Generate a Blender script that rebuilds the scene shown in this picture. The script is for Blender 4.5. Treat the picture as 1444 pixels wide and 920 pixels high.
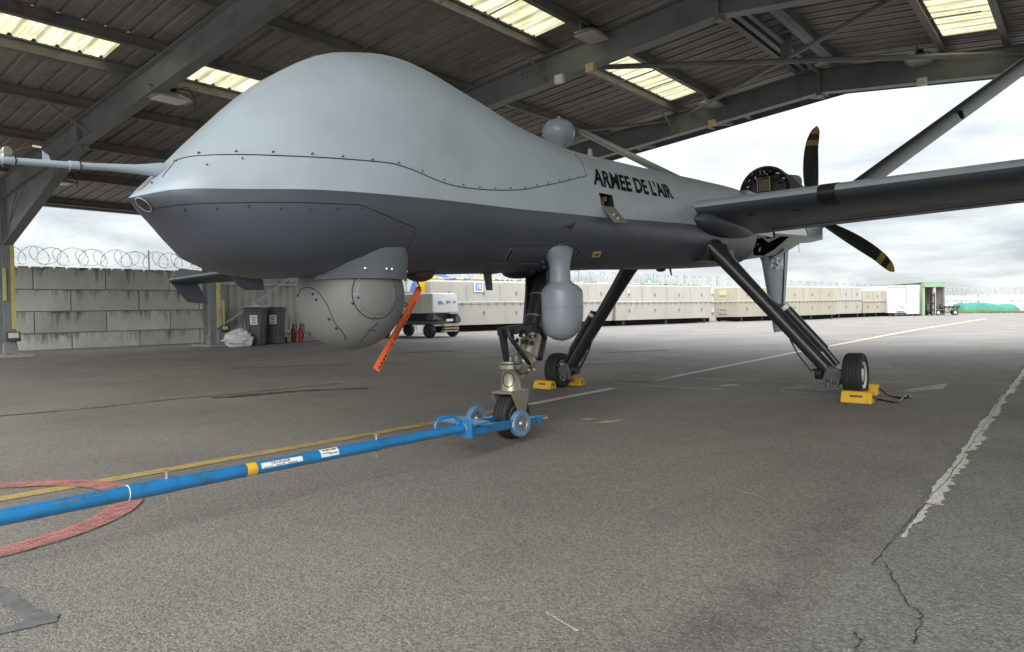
import bpy, math, random
from mathutils import Vector, Matrix
from mathutils.bvhtree import BVHTree
random.seed(7)
PI = math.pi
for _o in list(bpy.data.objects): bpy.data.objects.remove(_o)
scene = bpy.context.scene
COL = scene.collection

# ------------------------------------------------------------------ camera
FOC, CX, CY, EYE = 985.0, 722.0, 460.0, Vector((0, 0, 0.95))
PITCH, ROLL, YAW = 0.02543, 0.01363, 0.6935
_fw = Vector((-math.sin(YAW)*math.cos(PITCH), math.cos(YAW)*math.cos(PITCH), -math.sin(PITCH)))
_r0 = Vector((math.cos(YAW), math.sin(YAW), 0)); _d0 = _fw.cross(_r0)
_rt = _r0*math.cos(ROLL) + _d0*math.sin(ROLL); _dn = _fw.cross(_rt)
cam = bpy.data.cameras.new('camera'); cam_o = bpy.data.objects.new('camera', cam); COL.objects.link(cam_o)
cam.sensor_width = 36; cam.lens = 36*FOC/1444; cam.clip_end = 3000; cam.clip_start = 0.05
cam_o.matrix_world = Matrix(((_rt.x, -_dn.x, -_fw.x, EYE.x), (_rt.y, -_dn.y, -_fw.y, EYE.y), (_rt.z, -_dn.z, -_fw.z, EYE.z), (0, 0, 0, 1)))
scene.camera = cam_o
scene.render.resolution_x, scene.render.resolution_y = 1024, 652

# ------------------------------------------------------------------ sky, sun, exposure
SUN_EL, SUN_AZ = math.radians(29), math.radians(146)
world = bpy.data.worlds.new('World'); scene.world = world; world.use_nodes = True
nt = world.node_tree; N = nt.nodes; L = nt.links; N.clear()
out = N.new('ShaderNodeOutputWorld')
sky = N.new('ShaderNodeTexSky'); sky.sky_type = 'NISHITA'; sky.sun_disc = False
sky.sun_elevation = SUN_EL; sky.sun_rotation = SUN_AZ; sky.dust_density = 2.0
b1 = N.new('ShaderNodeBackground'); b1.inputs[1].default_value = 0.10; L.new(sky.outputs[0], b1.inputs[0])
tc = N.new('ShaderNodeTexCoord')
sep = N.new('ShaderNodeSeparateXYZ'); L.new(tc.outputs['Generated'], sep.inputs[0])
def wm(op, a, b=None, c=None):
    n = N.new('ShaderNodeMath'); n.operation = op
    for i, x in enumerate((a, b, c)):
        if x is None: continue
        if isinstance(x, (int, float)): n.inputs[i].default_value = x
        else: L.new(x, n.inputs[i])
    return n.outputs[0]
up = wm('MAXIMUM', sep.outputs[2], 0.0)
den = wm('ADD', up, 0.16)
comb = N.new('ShaderNodeCombineXYZ')
L.new(wm('DIVIDE', sep.outputs[0], den), comb.inputs[0]); L.new(wm('DIVIDE', sep.outputs[1], den), comb.inputs[1])
nz = N.new('ShaderNodeTexNoise'); nz.inputs['Scale'].default_value = 1.25; nz.inputs['Detail'].default_value = 8; nz.inputs['Roughness'].default_value = 0.58; nz.inputs['Distortion'].default_value = 0.35
L.new(comb.outputs[0], nz.inputs['Vector'])
rmp = N.new('ShaderNodeValToRGB')
rmp.color_ramp.elements[0].position = 0.34; rmp.color_ramp.elements[0].color = (0.52, 0.56, 0.60, 1)
rmp.color_ramp.elements[1].position = 0.64; rmp.color_ramp.elements[1].color = (0.93, 0.965, 0.99, 1)
L.new(nz.outputs['Fac'], rmp.inputs[0])
cie = wm('MULTIPLY_ADD', wm('POWER', up, 2.0), 2.35, 0.485)              # overcast sky: brighter towards the zenith
b2 = N.new('ShaderNodeBackground'); L.new(rmp.outputs[0], b2.inputs[0]); L.new(wm('MULTIPLY', cie, 0.90), b2.inputs[1])
mixs = N.new('ShaderNodeMixShader'); mixs.inputs[0].default_value = 0.93
L.new(b1.outputs[0], mixs.inputs[1]); L.new(b2.outputs[0], mixs.inputs[2]); L.new(mixs.outputs[0], out.inputs[0])
sl = bpy.data.lights.new('sun', 'SUN'); sl.energy = 1.5; sl.angle = math.radians(50); sl.color = (1.0, 0.975, 0.94)
sun_o = bpy.data.objects.new('sun', sl); COL.objects.link(sun_o)
sun_o.rotation_euler = (-Vector((math.cos(SUN_EL)*math.sin(SUN_AZ), math.cos(SUN_EL)*math.cos(SUN_AZ), math.sin(SUN_EL)))).to_track_quat('-Z', 'Y').to_euler()
scene.view_settings.view_transform = 'Standard'; scene.view_settings.look = 'None'
scene.view_settings.gamma = 1.0; scene.view_settings.exposure = 1.32
scene.cycles.max_bounces = 8; scene.cycles.diffuse_bounces = 5

# ------------------------------------------------------------------ helpers
def sm(a, b, x):
    t = min(1, max(0, (x-a)/(b-a))); return t*t*(3-2*t)
def zg(x, y):                                         # the apron falls gently sideways
    if x > -5.6: z = 0.027*(min(x, -0.9)+3.6)
    else: z = 0.027*(-5.6+3.6)*(1-sm(-5.6, -11.5, x) if x > -11.5 else 0)
    return z*(1-sm(13, 25, y))
def ray(u, v): return _rt*((u-CX)/FOC) + _dn*((v-CY)/FOC) + _fw
def gr(u, v, dz=0.0):                                 # where a sight line meets the ground
    d = ray(u, v); z = 0.0
    for _ in range(12):
        p = EYE + d*((z+dz-EYE.z)/d.z); z = zg(p.x, p.y)
    return Vector((p.x, p.y, z+dz))
def atX(u, v, x): d = ray(u, v); return EYE + d*(x/d.x)
def atY(u, v, y): d = ray(u, v); return EYE + d*(y/d.y)
def projp(p):
    q = Vector(p)-EYE; zc = q.dot(_fw); return CX+FOC*q.dot(_rt)/zc, CY+FOC*q.dot(_dn)/zc

class MB:
    def __init__(s): s.v = []; s.f = []
    def add(s, vs, fs):
        o = len(s.v); s.v += [Vector(p) for p in vs]; s.f += [tuple(i+o for i in f) for f in fs]; return s
    def box(s, c, size, R=None):
        hx, hy, hz = size[0]/2, size[1]/2, size[2]/2
        P = [Vector((x, y, z)) for x in (-hx, hx) for y in (-hy, hy) for z in (-hz, hz)]
        if R is not None: P = [R @ p for p in P]
        c = Vector(c)
        return s.add([p+c for p in P], [(0, 1, 3, 2), (4, 6, 7, 5), (0, 4, 5, 1), (2, 3, 7, 6), (0, 2, 6, 4), (1, 5, 7, 3)])
    def beam(s, p0, p1, w, h, up=(0, 0, 1)):
        p0, p1 = Vector(p0), Vector(p1); y = (p1-p0).normalized(); x = y.cross(Vector(up)).normalized(); z = x.cross(y)
        R = Matrix((x, y, z)).transposed(); return s.box((p0+p1)/2, (w, (p1-p0).length, h), R)
    def ibeam(s, p0, p1, h, b, tf=0.02, tw=0.014, up=(0, 0, 1)):
        p0, p1 = Vector(p0), Vector(p1); y = (p1-p0).normalized(); x = y.cross(Vector(up)).normalized(); z = x.cross(y)
        s.beam(p0+z*(h/2-tf/2), p1+z*(h/2-tf/2), b, tf, up); s.beam(p0-z*(h/2-tf/2), p1-z*(h/2-tf/2), b, tf, up)
        return s.beam(p0, p1, tw, h-2*tf-0.002, up)
    def cyl(s, p0, p1, r0, r1=None, n=16, cap=True):
        if r1 is None: r1 = r0
        p0, p1 = Vector(p0), Vector(p1); y = (p1-p0).normalized()
        x = y.orthogonal().normalized(); z = x.cross(y)
        vs = []
        for p, r in ((p0, r0), (p1, r1)):
            vs += [p + (x*math.cos(2*PI*i/n)+z*math.sin(2*PI*i/n))*r for i in range(n)]
        fs = [(i, n+i, n+(i+1) % n, (i+1) % n) for i in range(n)]
        if cap: fs += [tuple(range(n)), tuple(range(2*n-1, n-1, -1))]
        return s.add(vs, fs)
    def tube(s, pts, r, n=8, closed=False, cap=True):
        pts = [Vector(p) for p in pts]; m = len(pts); rr = r if isinstance(r, (list, tuple)) else [r]*m
        T = []
        for i in range(m):
            a = pts[(i-1) % m] if (closed or i > 0) else pts[i]; b = pts[(i+1) % m] if (closed or i < m-1) else pts[i]
            T.append((b-a).normalized())
        x = T[0].orthogonal().normalized(); vs = []
        for i in range(m):
            x = (x - T[i]*x.dot(T[i])).normalized(); z = T[i].cross(x)
            vs += [pts[i] + (x*math.cos(2*PI*k/n)+z*math.sin(2*PI*k/n))*rr[i] for k in range(n)]
        fs = []
        for i in range(m if closed else m-1):
            j = (i+1) % m
            fs += [(i*n+k, i*n+(k+1) % n, j*n+(k+1) % n, j*n+k) for k in range(n)]
        if cap and not closed: fs += [tuple(range(n-1, -1, -1)), tuple(range((m-1)*n, m*n))]
        return s.add(vs, fs)
    def lathe(s, prof, base, axis, n=32, scale=(1, 1), caps=True):     # prof: (radius, height along axis)
        base = Vector(base); y = Vector(axis).normalized(); x = y.orthogonal().normalized(); z = x.cross(y)
        vs = []; fs = []
        for r, h in prof:
            vs += [base + y*h + (x*math.cos(2*PI*i/n)*scale[0]+z*math.sin(2*PI*i/n)*scale[1])*r for i in range(n)]
        for j in range(len(prof)-1):
            fs += [(j*n+i, (j+1)*n+i, (j+1)*n+(i+1) % n, j*n+(i+1) % n) for i in range(n)]
        if caps and prof[0][0] > 1e-5: fs.append(tuple(range(n)))
        if caps and prof[-1][0] > 1e-5: fs.append(tuple(range(len(prof)*n-1, (len(prof)-1)*n-1, -1)))
        return s.add(vs, fs)
    def loft(s, rings, cap=True, closed=True):
        n = len(rings[0]); vs = [p for r in rings for p in r]; fs = []
        for j in range(len(rings)-1):
            fs += [(j*n+i, j*n+(i+1) % n, (j+1)*n+(i+1) % n, (j+1)*n+i) for i in range(n if closed else n-1)]
        if cap: fs += [tuple(range(n-1, -1, -1)), tuple(range((len(rings)-1)*n, len(rings)*n))]
        return s.add(vs, fs)
    def prism(s, poly, off):                                 # poly: 3d outline, off: thickness vector
        n = len(poly); off = Vector(off); vs = [Vector(p) for p in poly] + [Vector(p)+off for p in poly]
        return s.add(vs, [tuple(range(n-1, -1, -1)), tuple(range(n, 2*n))] + [(i, (i+1) % n, n+(i+1) % n, n+i) for i in range(n)])
    def build(s, name, mat, parent=None, smooth=35, bevel=0, fix=True, kind=None, loc=None):
        me = bpy.data.meshes.new(name); org = Vector(loc) if loc is not None else Vector((0, 0, 0))
        me.from_pydata([tuple(p-org) for p in s.v], [], s.f)
        if fix:
            import bmesh
            bm = bmesh.new(); bm.from_mesh(me); bmesh.ops.recalc_face_normals(bm, faces=bm.faces); bm.to_mesh(me); bm.free()
        if smooth:
            me.polygons.foreach_set('use_smooth', [True]*len(me.polygons)); me.set_sharp_from_angle(angle=math.radians(smooth))
        me.materials.append(mat); me.update()
        o = bpy.data.objects.new(name, me); COL.objects.link(o); o.location = org
        if parent is not None: o.parent = parent
        if bevel:
            b = o.modifiers.new('bevel', 'BEVEL'); b.width = bevel; b.segments = 2; b.limit_method = 'ANGLE'; b.angle_limit = math.radians(40)
        if kind: o['kind'] = kind
        return o
def tag(o, label, cat, group=None):
    o['label'] = label; o['category'] = cat
    if group: o['group'] = group
    return o
def thing(name, label, cat, loc=(0, 0, 0), group=None, rot=None):
    o = bpy.data.objects.new(name, None); COL.objects.link(o); o.empty_display_size = 0.2
    o.matrix_world = Matrix.Translation(Vector(loc)) @ (rot if rot is not None else Matrix.Identity(4))
    return tag(o, label, cat, group)
def share(o, name=None, parent=None, M=None):
    c = o.copy(); COL.objects.link(c); c.parent = parent if parent is not None else o.parent
    if M is not None: c.matrix_local = M
    return c
def text_mesh(txt, bold=0.012, spacing=1.0):                  # letters as a flat mesh, 1 unit high, starting at x=0
    cu = bpy.data.curves.new('letters', 'FONT'); cu.body = txt; cu.size = 1.0; cu.space_character = spacing; cu.resolution_u = 3; cu.offset = bold
    o = bpy.data.objects.new('letters', cu); COL.objects.link(o); bpy.context.view_layer.update()
    dg = bpy.context.evaluated_depsgraph_get(); me = o.evaluated_get(dg).to_mesh()
    vs = [tuple(v.co) for v in me.vertices]; fs = [tuple(p.vertices) for p in me.polygons]
    bpy.data.objects.remove(o); bpy.data.curves.remove(cu)
    x0 = min(v[0] for v in vs); x1 = max(v[0] for v in vs); y0 = min(v[1] for v in vs); y1 = max(v[1] for v in vs)
    return [((v[0]-x0)/(x1-x0), (v[1]-y0)/(y1-y0)) for v in vs], fs, (x1-x0)/(y1-y0)
def subdiv(vs, fs, n=2):
    import bmesh
    bm = bmesh.new(); bv = [bm.verts.new((v[0], v[1], 0)) for v in vs]
    for f in fs:
        try: bm.faces.new([bv[i] for i in f])
        except ValueError: pass
    bmesh.ops.triangulate(bm, faces=bm.faces)
    for _ in range(n):
        es = [e for e in bm.edges if (Vector((e.verts[0].co.x-e.verts[1].co.x, (e.verts[0].co.y-e.verts[1].co.y)*0.4, 0))).length > 0.08]
        if es: bmesh.ops.subdivide_edges(bm, edges=es, cuts=1); bmesh.ops.triangulate(bm, faces=bm.faces)
    bm.verts.index_update()
    r = [(v.co.x, v.co.y) for v in bm.verts], [tuple(x.index for x in f.verts) for f in bm.faces]; bm.free(); return r
def flat_text(txt, name, mat, parent, corner, right, upv, off=0.003):   # flat lettering on a plane; right / upv give its full width and height
    vs, fs, _ = text_mesh(txt); right = Vector(right); upv = Vector(upv); n = right.cross(upv).normalized()
    m = MB(); m.add([Vector(corner)+right*x+upv*y+n*off for x, y in vs], fs)
    return m.build(name, mat, parent, smooth=0, fix=False)

# ------------------------------------------------------------------ materials
def mat(name, col, rough=0.5, metal=0.0, spec=0.5, vary=0.12, vscale=3.0, bump=0.0, bscale=60.0, dirt=None, dscale=2.0, dlo=0.5, dhi=0.75, coat=0.0, fine=0.0, fscale=150.0, stretch=None):
    m = bpy.data.materials.new(name); m.use_nodes = True; t = m.node_tree; n = t.nodes; l = t.links
    p = n['Principled BSDF']; p.inputs['Roughness'].default_value = rough; p.inputs['Metallic'].default_value = metal
    p.inputs['Specular IOR Level'].default_value = spec; p.inputs['Coat Weight'].default_value = coat
    tcn = n.new('ShaderNodeTexCoord'); vec = tcn.outputs['Object']
    if stretch:
        mp = n.new('ShaderNodeMapping'); mp.inputs['Scale'].default_value = stretch; l.new(vec, mp.inputs[0]); vec = mp.outputs[0]
    def noise(sc, det=5, rg=0.6):
        q = n.new('ShaderNodeTexNoise'); q.inputs['Scale'].default_value = sc; q.inputs['Detail'].default_value = det; q.inputs['Roughness'].default_value = rg
        l.new(vec, q.inputs['Vector']); return q.outputs['Fac']
    def mixc(f, a, b):
        q = n.new('ShaderNodeMix'); q.data_type = 'RGBA'
        if isinstance(f, float): q.inputs[0].default_value = f
        else: l.new(f, q.inputs[0])
        for i, x in ((6, a), (7, b)):
            if isinstance(x, tuple): q.inputs[i].default_value = (*x[:3], 1)
            else: l.new(x, q.inputs[i])
        return q.outputs[2]
    def ramp(f, a, b):
        q = n.new('ShaderNodeMapRange'); q.inputs[1].default_value = a; q.inputs[2].default_value = b; l.new(f, q.inputs[0]); return q.outputs[0]
    lo = tuple(c*(1-vary) for c in col); hi = tuple(min(1, c*(1+vary)) for c in col)
    c = mixc(ramp(noise(vscale), 0.3, 0.7), lo, hi)
    if fine:
        q = ramp(noise(fscale, 2), 0.3, 0.7); c = mixc(q, c, mixc(fine, c, (0, 0, 0)))
    if dirt: c = mixc(ramp(noise(dscale, 7, 0.65), dlo, dhi), c, dirt)
    l.new(c, p.inputs['Base Color'])
    rr = n.new('ShaderNodeMapRange'); rr.inputs[3].default_value = max(0.02, rough-0.1); rr.inputs[4].default_value = min(1, rough+0.1); l.new(noise(vscale*4), rr.inputs[0]); l.new(rr.outputs[0], p.inputs['Roughness'])
    if bump:
        b = n.new('ShaderNodeBump'); b.inputs['Strength'].default_value = bump; b.inputs['Distance'].default_value = 0.01; l.new(noise(bscale, 4), b.inputs['Height']); l.new(b.outputs[0], p.inputs['Normal'])
    return m
def worn(name, col, under, lo=0.42, hi=0.6, sc=9.0, fine=160.0, rough=0.7):   # worn paint that lets the asphalt through
    m = bpy.data.materials.new(name); m.use_nodes = True; t = m.node_tree; n = t.nodes; l = t.links
    p = n['Principled BSDF']; p.inputs['Roughness'].default_value = rough; p.inputs['Specular IOR Level'].default_value = 0.3
    g = n.new('ShaderNodeNewGeometry')
    a = n.new('ShaderNodeTexNoise'); a.inputs['Scale'].default_value = sc; a.inputs['Detail'].default_value = 8; a.inputs['Roughness'].default_value = 0.7; l.new(g.outputs['Position'], a.inputs['Vector'])
    b = n.new('ShaderNodeTexNoise'); b.inputs['Scale'].default_value = fine; b.inputs['Detail'].default_value = 2; l.new(g.outputs['Position'], b.inputs['Vector'])
    q = n.new('ShaderNodeMix'); q.inputs[0].default_value = 0.5; l.new(a.outputs['Fac'], q.inputs[2]); l.new(b.outputs['Fac'], q.inputs[3])
    r = n.new('ShaderNodeMapRange'); r.inputs[1].default_value = lo; r.inputs[2].default_value = hi; l.new(q.outputs[0], r.inputs[0])
    v = n.new('ShaderNodeTexVoronoi'); v.inputs['Scale'].default_value = 135; l.new(g.outputs['Position'], v.inputs['Vector'])
    sc_ = n.new('ShaderNodeSeparateColor'); l.new(v.outputs['Color'], sc_.inputs[0]); gm = n.new('ShaderNodeMapRange'); gm.inputs[3].default_value = 0.72; gm.inputs[4].default_value = 1.15; l.new(sc_.outputs[0], gm.inputs[0])
    vm = n.new('ShaderNodeVectorMath'); vm.operation = 'SCALE'; vm.inputs[0].default_value = col; l.new(gm.outputs[0], vm.inputs['Scale']); l.new(vm.outputs[0], p.inputs['Base Color'])
    tp = n.new('ShaderNodeBsdfTransparent'); ms = n.new('ShaderNodeMixShader'); l.new(r.outputs[0], ms.inputs[0]); l.new(tp.outputs[0], ms.inputs[1]); l.new(p.outputs[0], ms.inputs[2]); l.new(ms.outputs[0], n['Material Output'].inputs[0])
    bp = n.new('ShaderNodeBump'); bp.inputs['Strength'].default_value = 0.5; bp.inputs['Distance'].default_value = 0.004; l.new(b.outputs['Fac'], bp.inputs['Height']); l.new(bp.outputs[0], p.inputs['Normal'])
    return m
M = {}
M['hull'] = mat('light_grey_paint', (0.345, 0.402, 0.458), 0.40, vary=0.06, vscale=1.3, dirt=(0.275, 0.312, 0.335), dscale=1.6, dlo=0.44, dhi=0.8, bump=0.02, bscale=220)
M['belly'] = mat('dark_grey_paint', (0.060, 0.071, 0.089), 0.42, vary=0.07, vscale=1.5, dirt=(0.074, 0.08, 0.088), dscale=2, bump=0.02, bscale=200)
M['pod'] = mat('mid_grey_paint', (0.19, 0.215, 0.25), 0.36, vary=0.05)
M['turret'] = mat('warm_grey_paint', (0.178, 0.181, 0.174), 0.55, vary=0.05)
M['seam'] = mat('dark_seam', (0.02, 0.022, 0.025), 0.7)
M['ink'] = mat('black_ink', (0.010, 0.010, 0.011), 0.85, spec=0.1)
M['black'] = mat('black_part', (0.016, 0.016, 0.018), 0.42, vary=0.3, vscale=12)
M['carbon'] = mat('black_leg', (0.028, 0.029, 0.031), 0.33, vary=0.2, vscale=10)
M['rubber'] = mat('tyre_rubber', (0.022, 0.022, 0.023), 0.75, vary=0.25, vscale=20, bump=0.1, bscale=90)
M['bare'] = mat('bare_metal', (0.50, 0.48, 0.43), 0.32, metal=0.85, vary=0.12, vscale=8)
M['champagne'] = mat('anodised_metal', (0.30, 0.28, 0.215), 0.35, metal=0.6, vary=0.1, vscale=9, dirt=(0.2, 0.19, 0.16), dscale=6, dlo=0.55)
M['steel'] = mat('dull_steel', (0.30, 0.30, 0.29), 0.45, metal=0.7, vary=0.15)
M['rim'] = mat('wheel_rim', (0.62, 0.62, 0.60), 0.4, metal=0.3)
M['glass'] = mat('dark_glass', (0.015, 0.016, 0.018), 0.08, spec=0.8, vary=0.0)
M['engine'] = mat('engine_dark', (0.018, 0.017, 0.016), 0.7, metal=0.0, spec=0.2, vary=0.5, vscale=14)
M['blade'] = mat('blade_black', (0.022, 0.023, 0.025), 0.5, vary=0.15)
M['ochre'] = mat('ochre_stripe', (0.42, 0.24, 0.045), 0.6, vary=0.12, vscale=20)
M['cowl'] = mat('pale_cowl', (0.72, 0.73, 0.73), 0.38, metal=0.35, vary=0.06)
M['white'] = mat('white_label', (0.75, 0.75, 0.74), 0.5, vary=0.06, vscale=20)
M['yellow'] = mat('yellow_rubber', (0.72, 0.42, 0.02), 0.6, vary=0.12, vscale=12, dirt=(0.30, 0.19, 0.03), dscale=14, dlo=0.55, dhi=0.8)
M['yellowpaint'] = mat('yellow_paint', (0.68, 0.60, 0.20), 0.5, vary=0.12, vscale=6)
M['orange'] = mat('orange_ribbon', (0.72, 0.125, 0.035), 0.75, vary=0.08, vscale=18)
M['blue'] = mat('blue_enamel', (0.014, 0.17, 0.40), 0.36, vary=0.14, vscale=6, dirt=(0.03, 0.10, 0.19), dscale=7, dlo=0.56, dhi=0.72, coat=0.15)
M['bluerubber'] = mat('blue_rubber', (0.10, 0.20, 0.32), 0.65, vary=0.12, vscale=14)
M['bronze'] = mat('scuffed_bare', (0.16, 0.09, 0.055), 0.6, vary=0.3, vscale=30)
M['frame'] = mat('frame_steel', (0.20, 0.208, 0.205), 0.5, vary=0.15, vscale=1.2, dirt=(0.10, 0.098, 0.09), dscale=1.6, dlo=0.5, dhi=0.8)
M['purlin'] = mat('purlin_steel', (0.18, 0.175, 0.16), 0.55, vary=0.2, vscale=1.5, dirt=(0.08, 0.075, 0.068), dscale=3)
M['sheet'] = mat('roof_sheet', (0.27, 0.24, 0.22), 0.6, vary=0.14, vscale=1.0, dirt=(0.16, 0.135, 0.12), dscale=2.5, dlo=0.48, dhi=0.8)
M['clad'] = mat('side_cladding', (0.44, 0.455, 0.42), 0.55, vary=0.10, vscale=2)
M['column'] = mat('column_paint', (0.25, 0.265, 0.28), 0.5, vary=0.12, vscale=2, dirt=(0.17, 0.17, 0.165), dscale=3)
M['bin'] = mat('grey_plastic', (0.075, 0.08, 0.085), 0.5, vary=0.12, vscale=6)
M['bag'] = mat('white_plastic', (0.72, 0.73, 0.75), 0.4, vary=0.08, vscale=9)
M['red'] = mat('red_enamel', (0.30, 0.018, 0.03), 0.4, vary=0.1)
M['lamp'] = mat('lamp_housing', (0.38, 0.38, 0.36), 0.45, vary=0.1)
M['lens'] = mat('lamp_lens', (0.72, 0.70, 0.62), 0.3, vary=0.06)
M['wire'] = mat('galvanised_wire', (0.34, 0.35, 0.35), 0.45, metal=0.6, vary=0.2, vscale=10)
M['beige'] = mat('beige_container', (0.37, 0.338, 0.275), 0.65, vary=0.07, vscale=1.4, dirt=(0.31, 0.28, 0.23), dscale=2.2, dlo=0.5, dhi=0.85, stretch=(1, 1, 0.25))
M['beige2'] = mat('pale_container', (0.39, 0.372, 0.33), 0.65, vary=0.06, vscale=1.4, dirt=(0.30, 0.28, 0.25), dscale=2.2, dlo=0.5, dhi=0.85, stretch=(1, 1, 0.25))
M['sand'] = mat('sand_plate', (0.60, 0.47, 0.25), 0.6)
M['cartwhite'] = mat('cart_white', (0.70, 0.70, 0.67), 0.4, vary=0.05, dirt=(0.5, 0.49, 0.46), dscale=3, dlo=0.55)
M['cream'] = mat('cart_cream', (0.62, 0.58, 0.49), 0.45, vary=0.05)
M['boxwhite'] = mat('white_container', (0.66, 0.68, 0.69), 0.5, vary=0.05)
M['green'] = mat('green_container', (0.24, 0.36, 0.22), 0.5, vary=0.1)
M['innersheet'] = mat('inner_wall', (0.42, 0.39, 0.33), 0.6, vary=0.1)
M['tarp'] = mat('green_tarp', (0.015, 0.165, 0.125), 0.5, vary=0.3, vscale=1.5, bump=0.6, bscale=5)
M['muralyellow'] = mat('mural_yellow', (0.75, 0.55, 0.03), 0.7, vary=0.1)
M['muralblue'] = mat('mural_blue', (0.12, 0.24, 0.55), 0.7, vary=0.15)
M['signblue'] = mat('sign_blue', (0.12, 0.25, 0.62), 0.5)
M['signgreen'] = mat('sign_green', (0.08, 0.42, 0.24), 0.5)
M['signred'] = mat('sign_red', (0.6, 0.08, 0.06), 0.5)
M['khaki'] = mat('khaki_paint', (0.13, 0.12, 0.07), 0.6)
M['slab'] = mat('concrete_slab', (0.36, 0.35, 0.32), 0.85, vary=0.12, vscale=5, bump=0.2)
M['patch'] = mat('bitumen_seal', (0.165, 0.168, 0.17), 0.75, vary=0.25, vscale=14, bump=0.15, bscale=80, fine=0.25)
M['crack'] = mat('crack_dark', (0.018, 0.018, 0.018), 0.9)
M['cover'] = mat('cast_cover', (0.30, 0.30, 0.28), 0.7, vary=0.3, vscale=20)
def concrete():
    m = bpy.data.materials.new('stained_concrete'); m.use_nodes = True; t = m.node_tree; n = t.nodes; l = t.links; p = n['Principled BSDF']; p.inputs['Roughness'].default_value = 0.88; p.inputs['Specular IOR Level'].default_value = 0.25
    g = n.new('ShaderNodeNewGeometry'); tcn = n.new('ShaderNodeTexCoord'); oz = n.new('ShaderNodeSeparateXYZ'); l.new(tcn.outputs['Object'], oz.inputs[0])
    def noise(sc, scl, det=6, rg=0.6):
        mp = n.new('ShaderNodeMapping'); mp.inputs['Scale'].default_value = scl; l.new(g.outputs['Position'], mp.inputs[0])
        q = n.new('ShaderNodeTexNoise'); q.inputs['Scale'].default_value = sc; q.inputs['Detail'].default_value = det; q.inputs['Roughness'].default_value = rg; l.new(mp.outputs[0], q.inputs['Vector']); return q.outputs['Fac']
    def mr(f, a, b, c=0.0, d=1.0):
        q = n.new('ShaderNodeMapRange'); q.inputs[1].default_value = a; q.inputs[2].default_value = b; q.inputs[3].default_value = c; q.inputs[4].default_value = d; l.new(f, q.inputs[0]); return q.outputs[0]
    def mix(f, a, b):
        q = n.new('ShaderNodeMix'); q.data_type = 'RGBA'; l.new(f, q.inputs[0])
        for i, x in ((6, a), (7, b)):
            if isinstance(x, tuple): q.inputs[i].default_value = (*x, 1)
            else: l.new(x, q.inputs[i])
        return q.outputs[2]
    def add(a, b):
        q = n.new('ShaderNodeMath'); q.operation = 'ADD'; l.new(a, q.inputs[0]); l.new(b, q.inputs[1]); return q.outputs[0]
    c = mix(mr(noise(1.1, (1, 1, 1)), 0.35, 0.65), (0.62, 0.64, 0.62), (0.78, 0.79, 0.74))
    c = mix(mr(noise(18, (1, 1, 1), 4), 0.45, 0.75, 0, 0.35), c, (0.42, 0.42, 0.40))
    drip = add(noise(2.6, (1.6, 1.6, 0.22), 7, 0.68), mr(oz.outputs[2], -0.3, 0.3, -0.10, 0.13))
    c = mix(mr(drip, 0.56, 0.74, 0, 0.85), c, (0.13, 0.125, 0.115))
    soot = add(noise(3.0, (1, 1, 0.8), 7, 0.7), mr(oz.outputs[2], 0.10, 0.3, -0.16, 0.12))
    c = mix(mr(soot, 0.62, 0.72, 0, 0.8), c, (0.07, 0.068, 0.062))
    oi = n.new('ShaderNodeObjectInfo'); y = n.new('ShaderNodeVectorMath'); y.operation = 'SCALE'; l.new(c, y.inputs[0]); l.new(mr(oi.outputs['Random'], 0, 1, 0.80, 1.06), y.inputs['Scale']); l.new(y.outputs[0], p.inputs['Base Color'])
    b = n.new('ShaderNodeBump'); b.inputs['Strength'].default_value = 0.3; b.inputs['Distance'].default_value = 0.01; l.new(noise(30, (1, 1, 1), 4), b.inputs['Height']); l.new(b.outputs[0], p.inputs['Normal'])
    return m
M['concrete'] = concrete()
def skylight():
    m = bpy.data.materials.new('translucent_sheet'); m.use_nodes = True; t = m.node_tree; n = t.nodes; l = t.links
    p = n['Principled BSDF']; n.remove(p); o = n['Material Output']
    g = n.new('ShaderNodeNewGeometry'); q = n.new('ShaderNodeTexNoise'); q.inputs['Scale'].default_value = 5; q.inputs['Detail'].default_value = 7
    mp = n.new('ShaderNodeMapping'); mp.inputs['Scale'].default_value = (0.4, 3, 1); l.new(g.outputs['Position'], mp.inputs[0]); l.new(mp.outputs[0], q.inputs['Vector'])
    r = n.new('ShaderNodeValToRGB'); r.color_ramp.elements[0].position = 0.35; r.color_ramp.elements[0].color = (0.36, 0.31, 0.17, 1); r.color_ramp.elements[1].position = 0.62; r.color_ramp.elements[1].color = (0.56, 0.53, 0.37, 1)
    l.new(q.outputs['Fac'], r.inputs[0])
    tr = n.new('ShaderNodeBsdfTranslucent'); l.new(r.outputs[0], tr.inputs[0]); df = n.new('ShaderNodeBsdfDiffuse'); l.new(r.outputs[0], df.inputs[0])
    x = n.new('ShaderNodeMixShader'); x.inputs[0].default_value = 0.14; l.new(tr.outputs[0], x.inputs[1]); l.new(df.outputs[0], x.inputs[2]); l.new(x.outputs[0], o.inputs[0])
    return m
M['skylight'] = skylight()
ASPH = (0.2, 0.19, 0.175)
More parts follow.
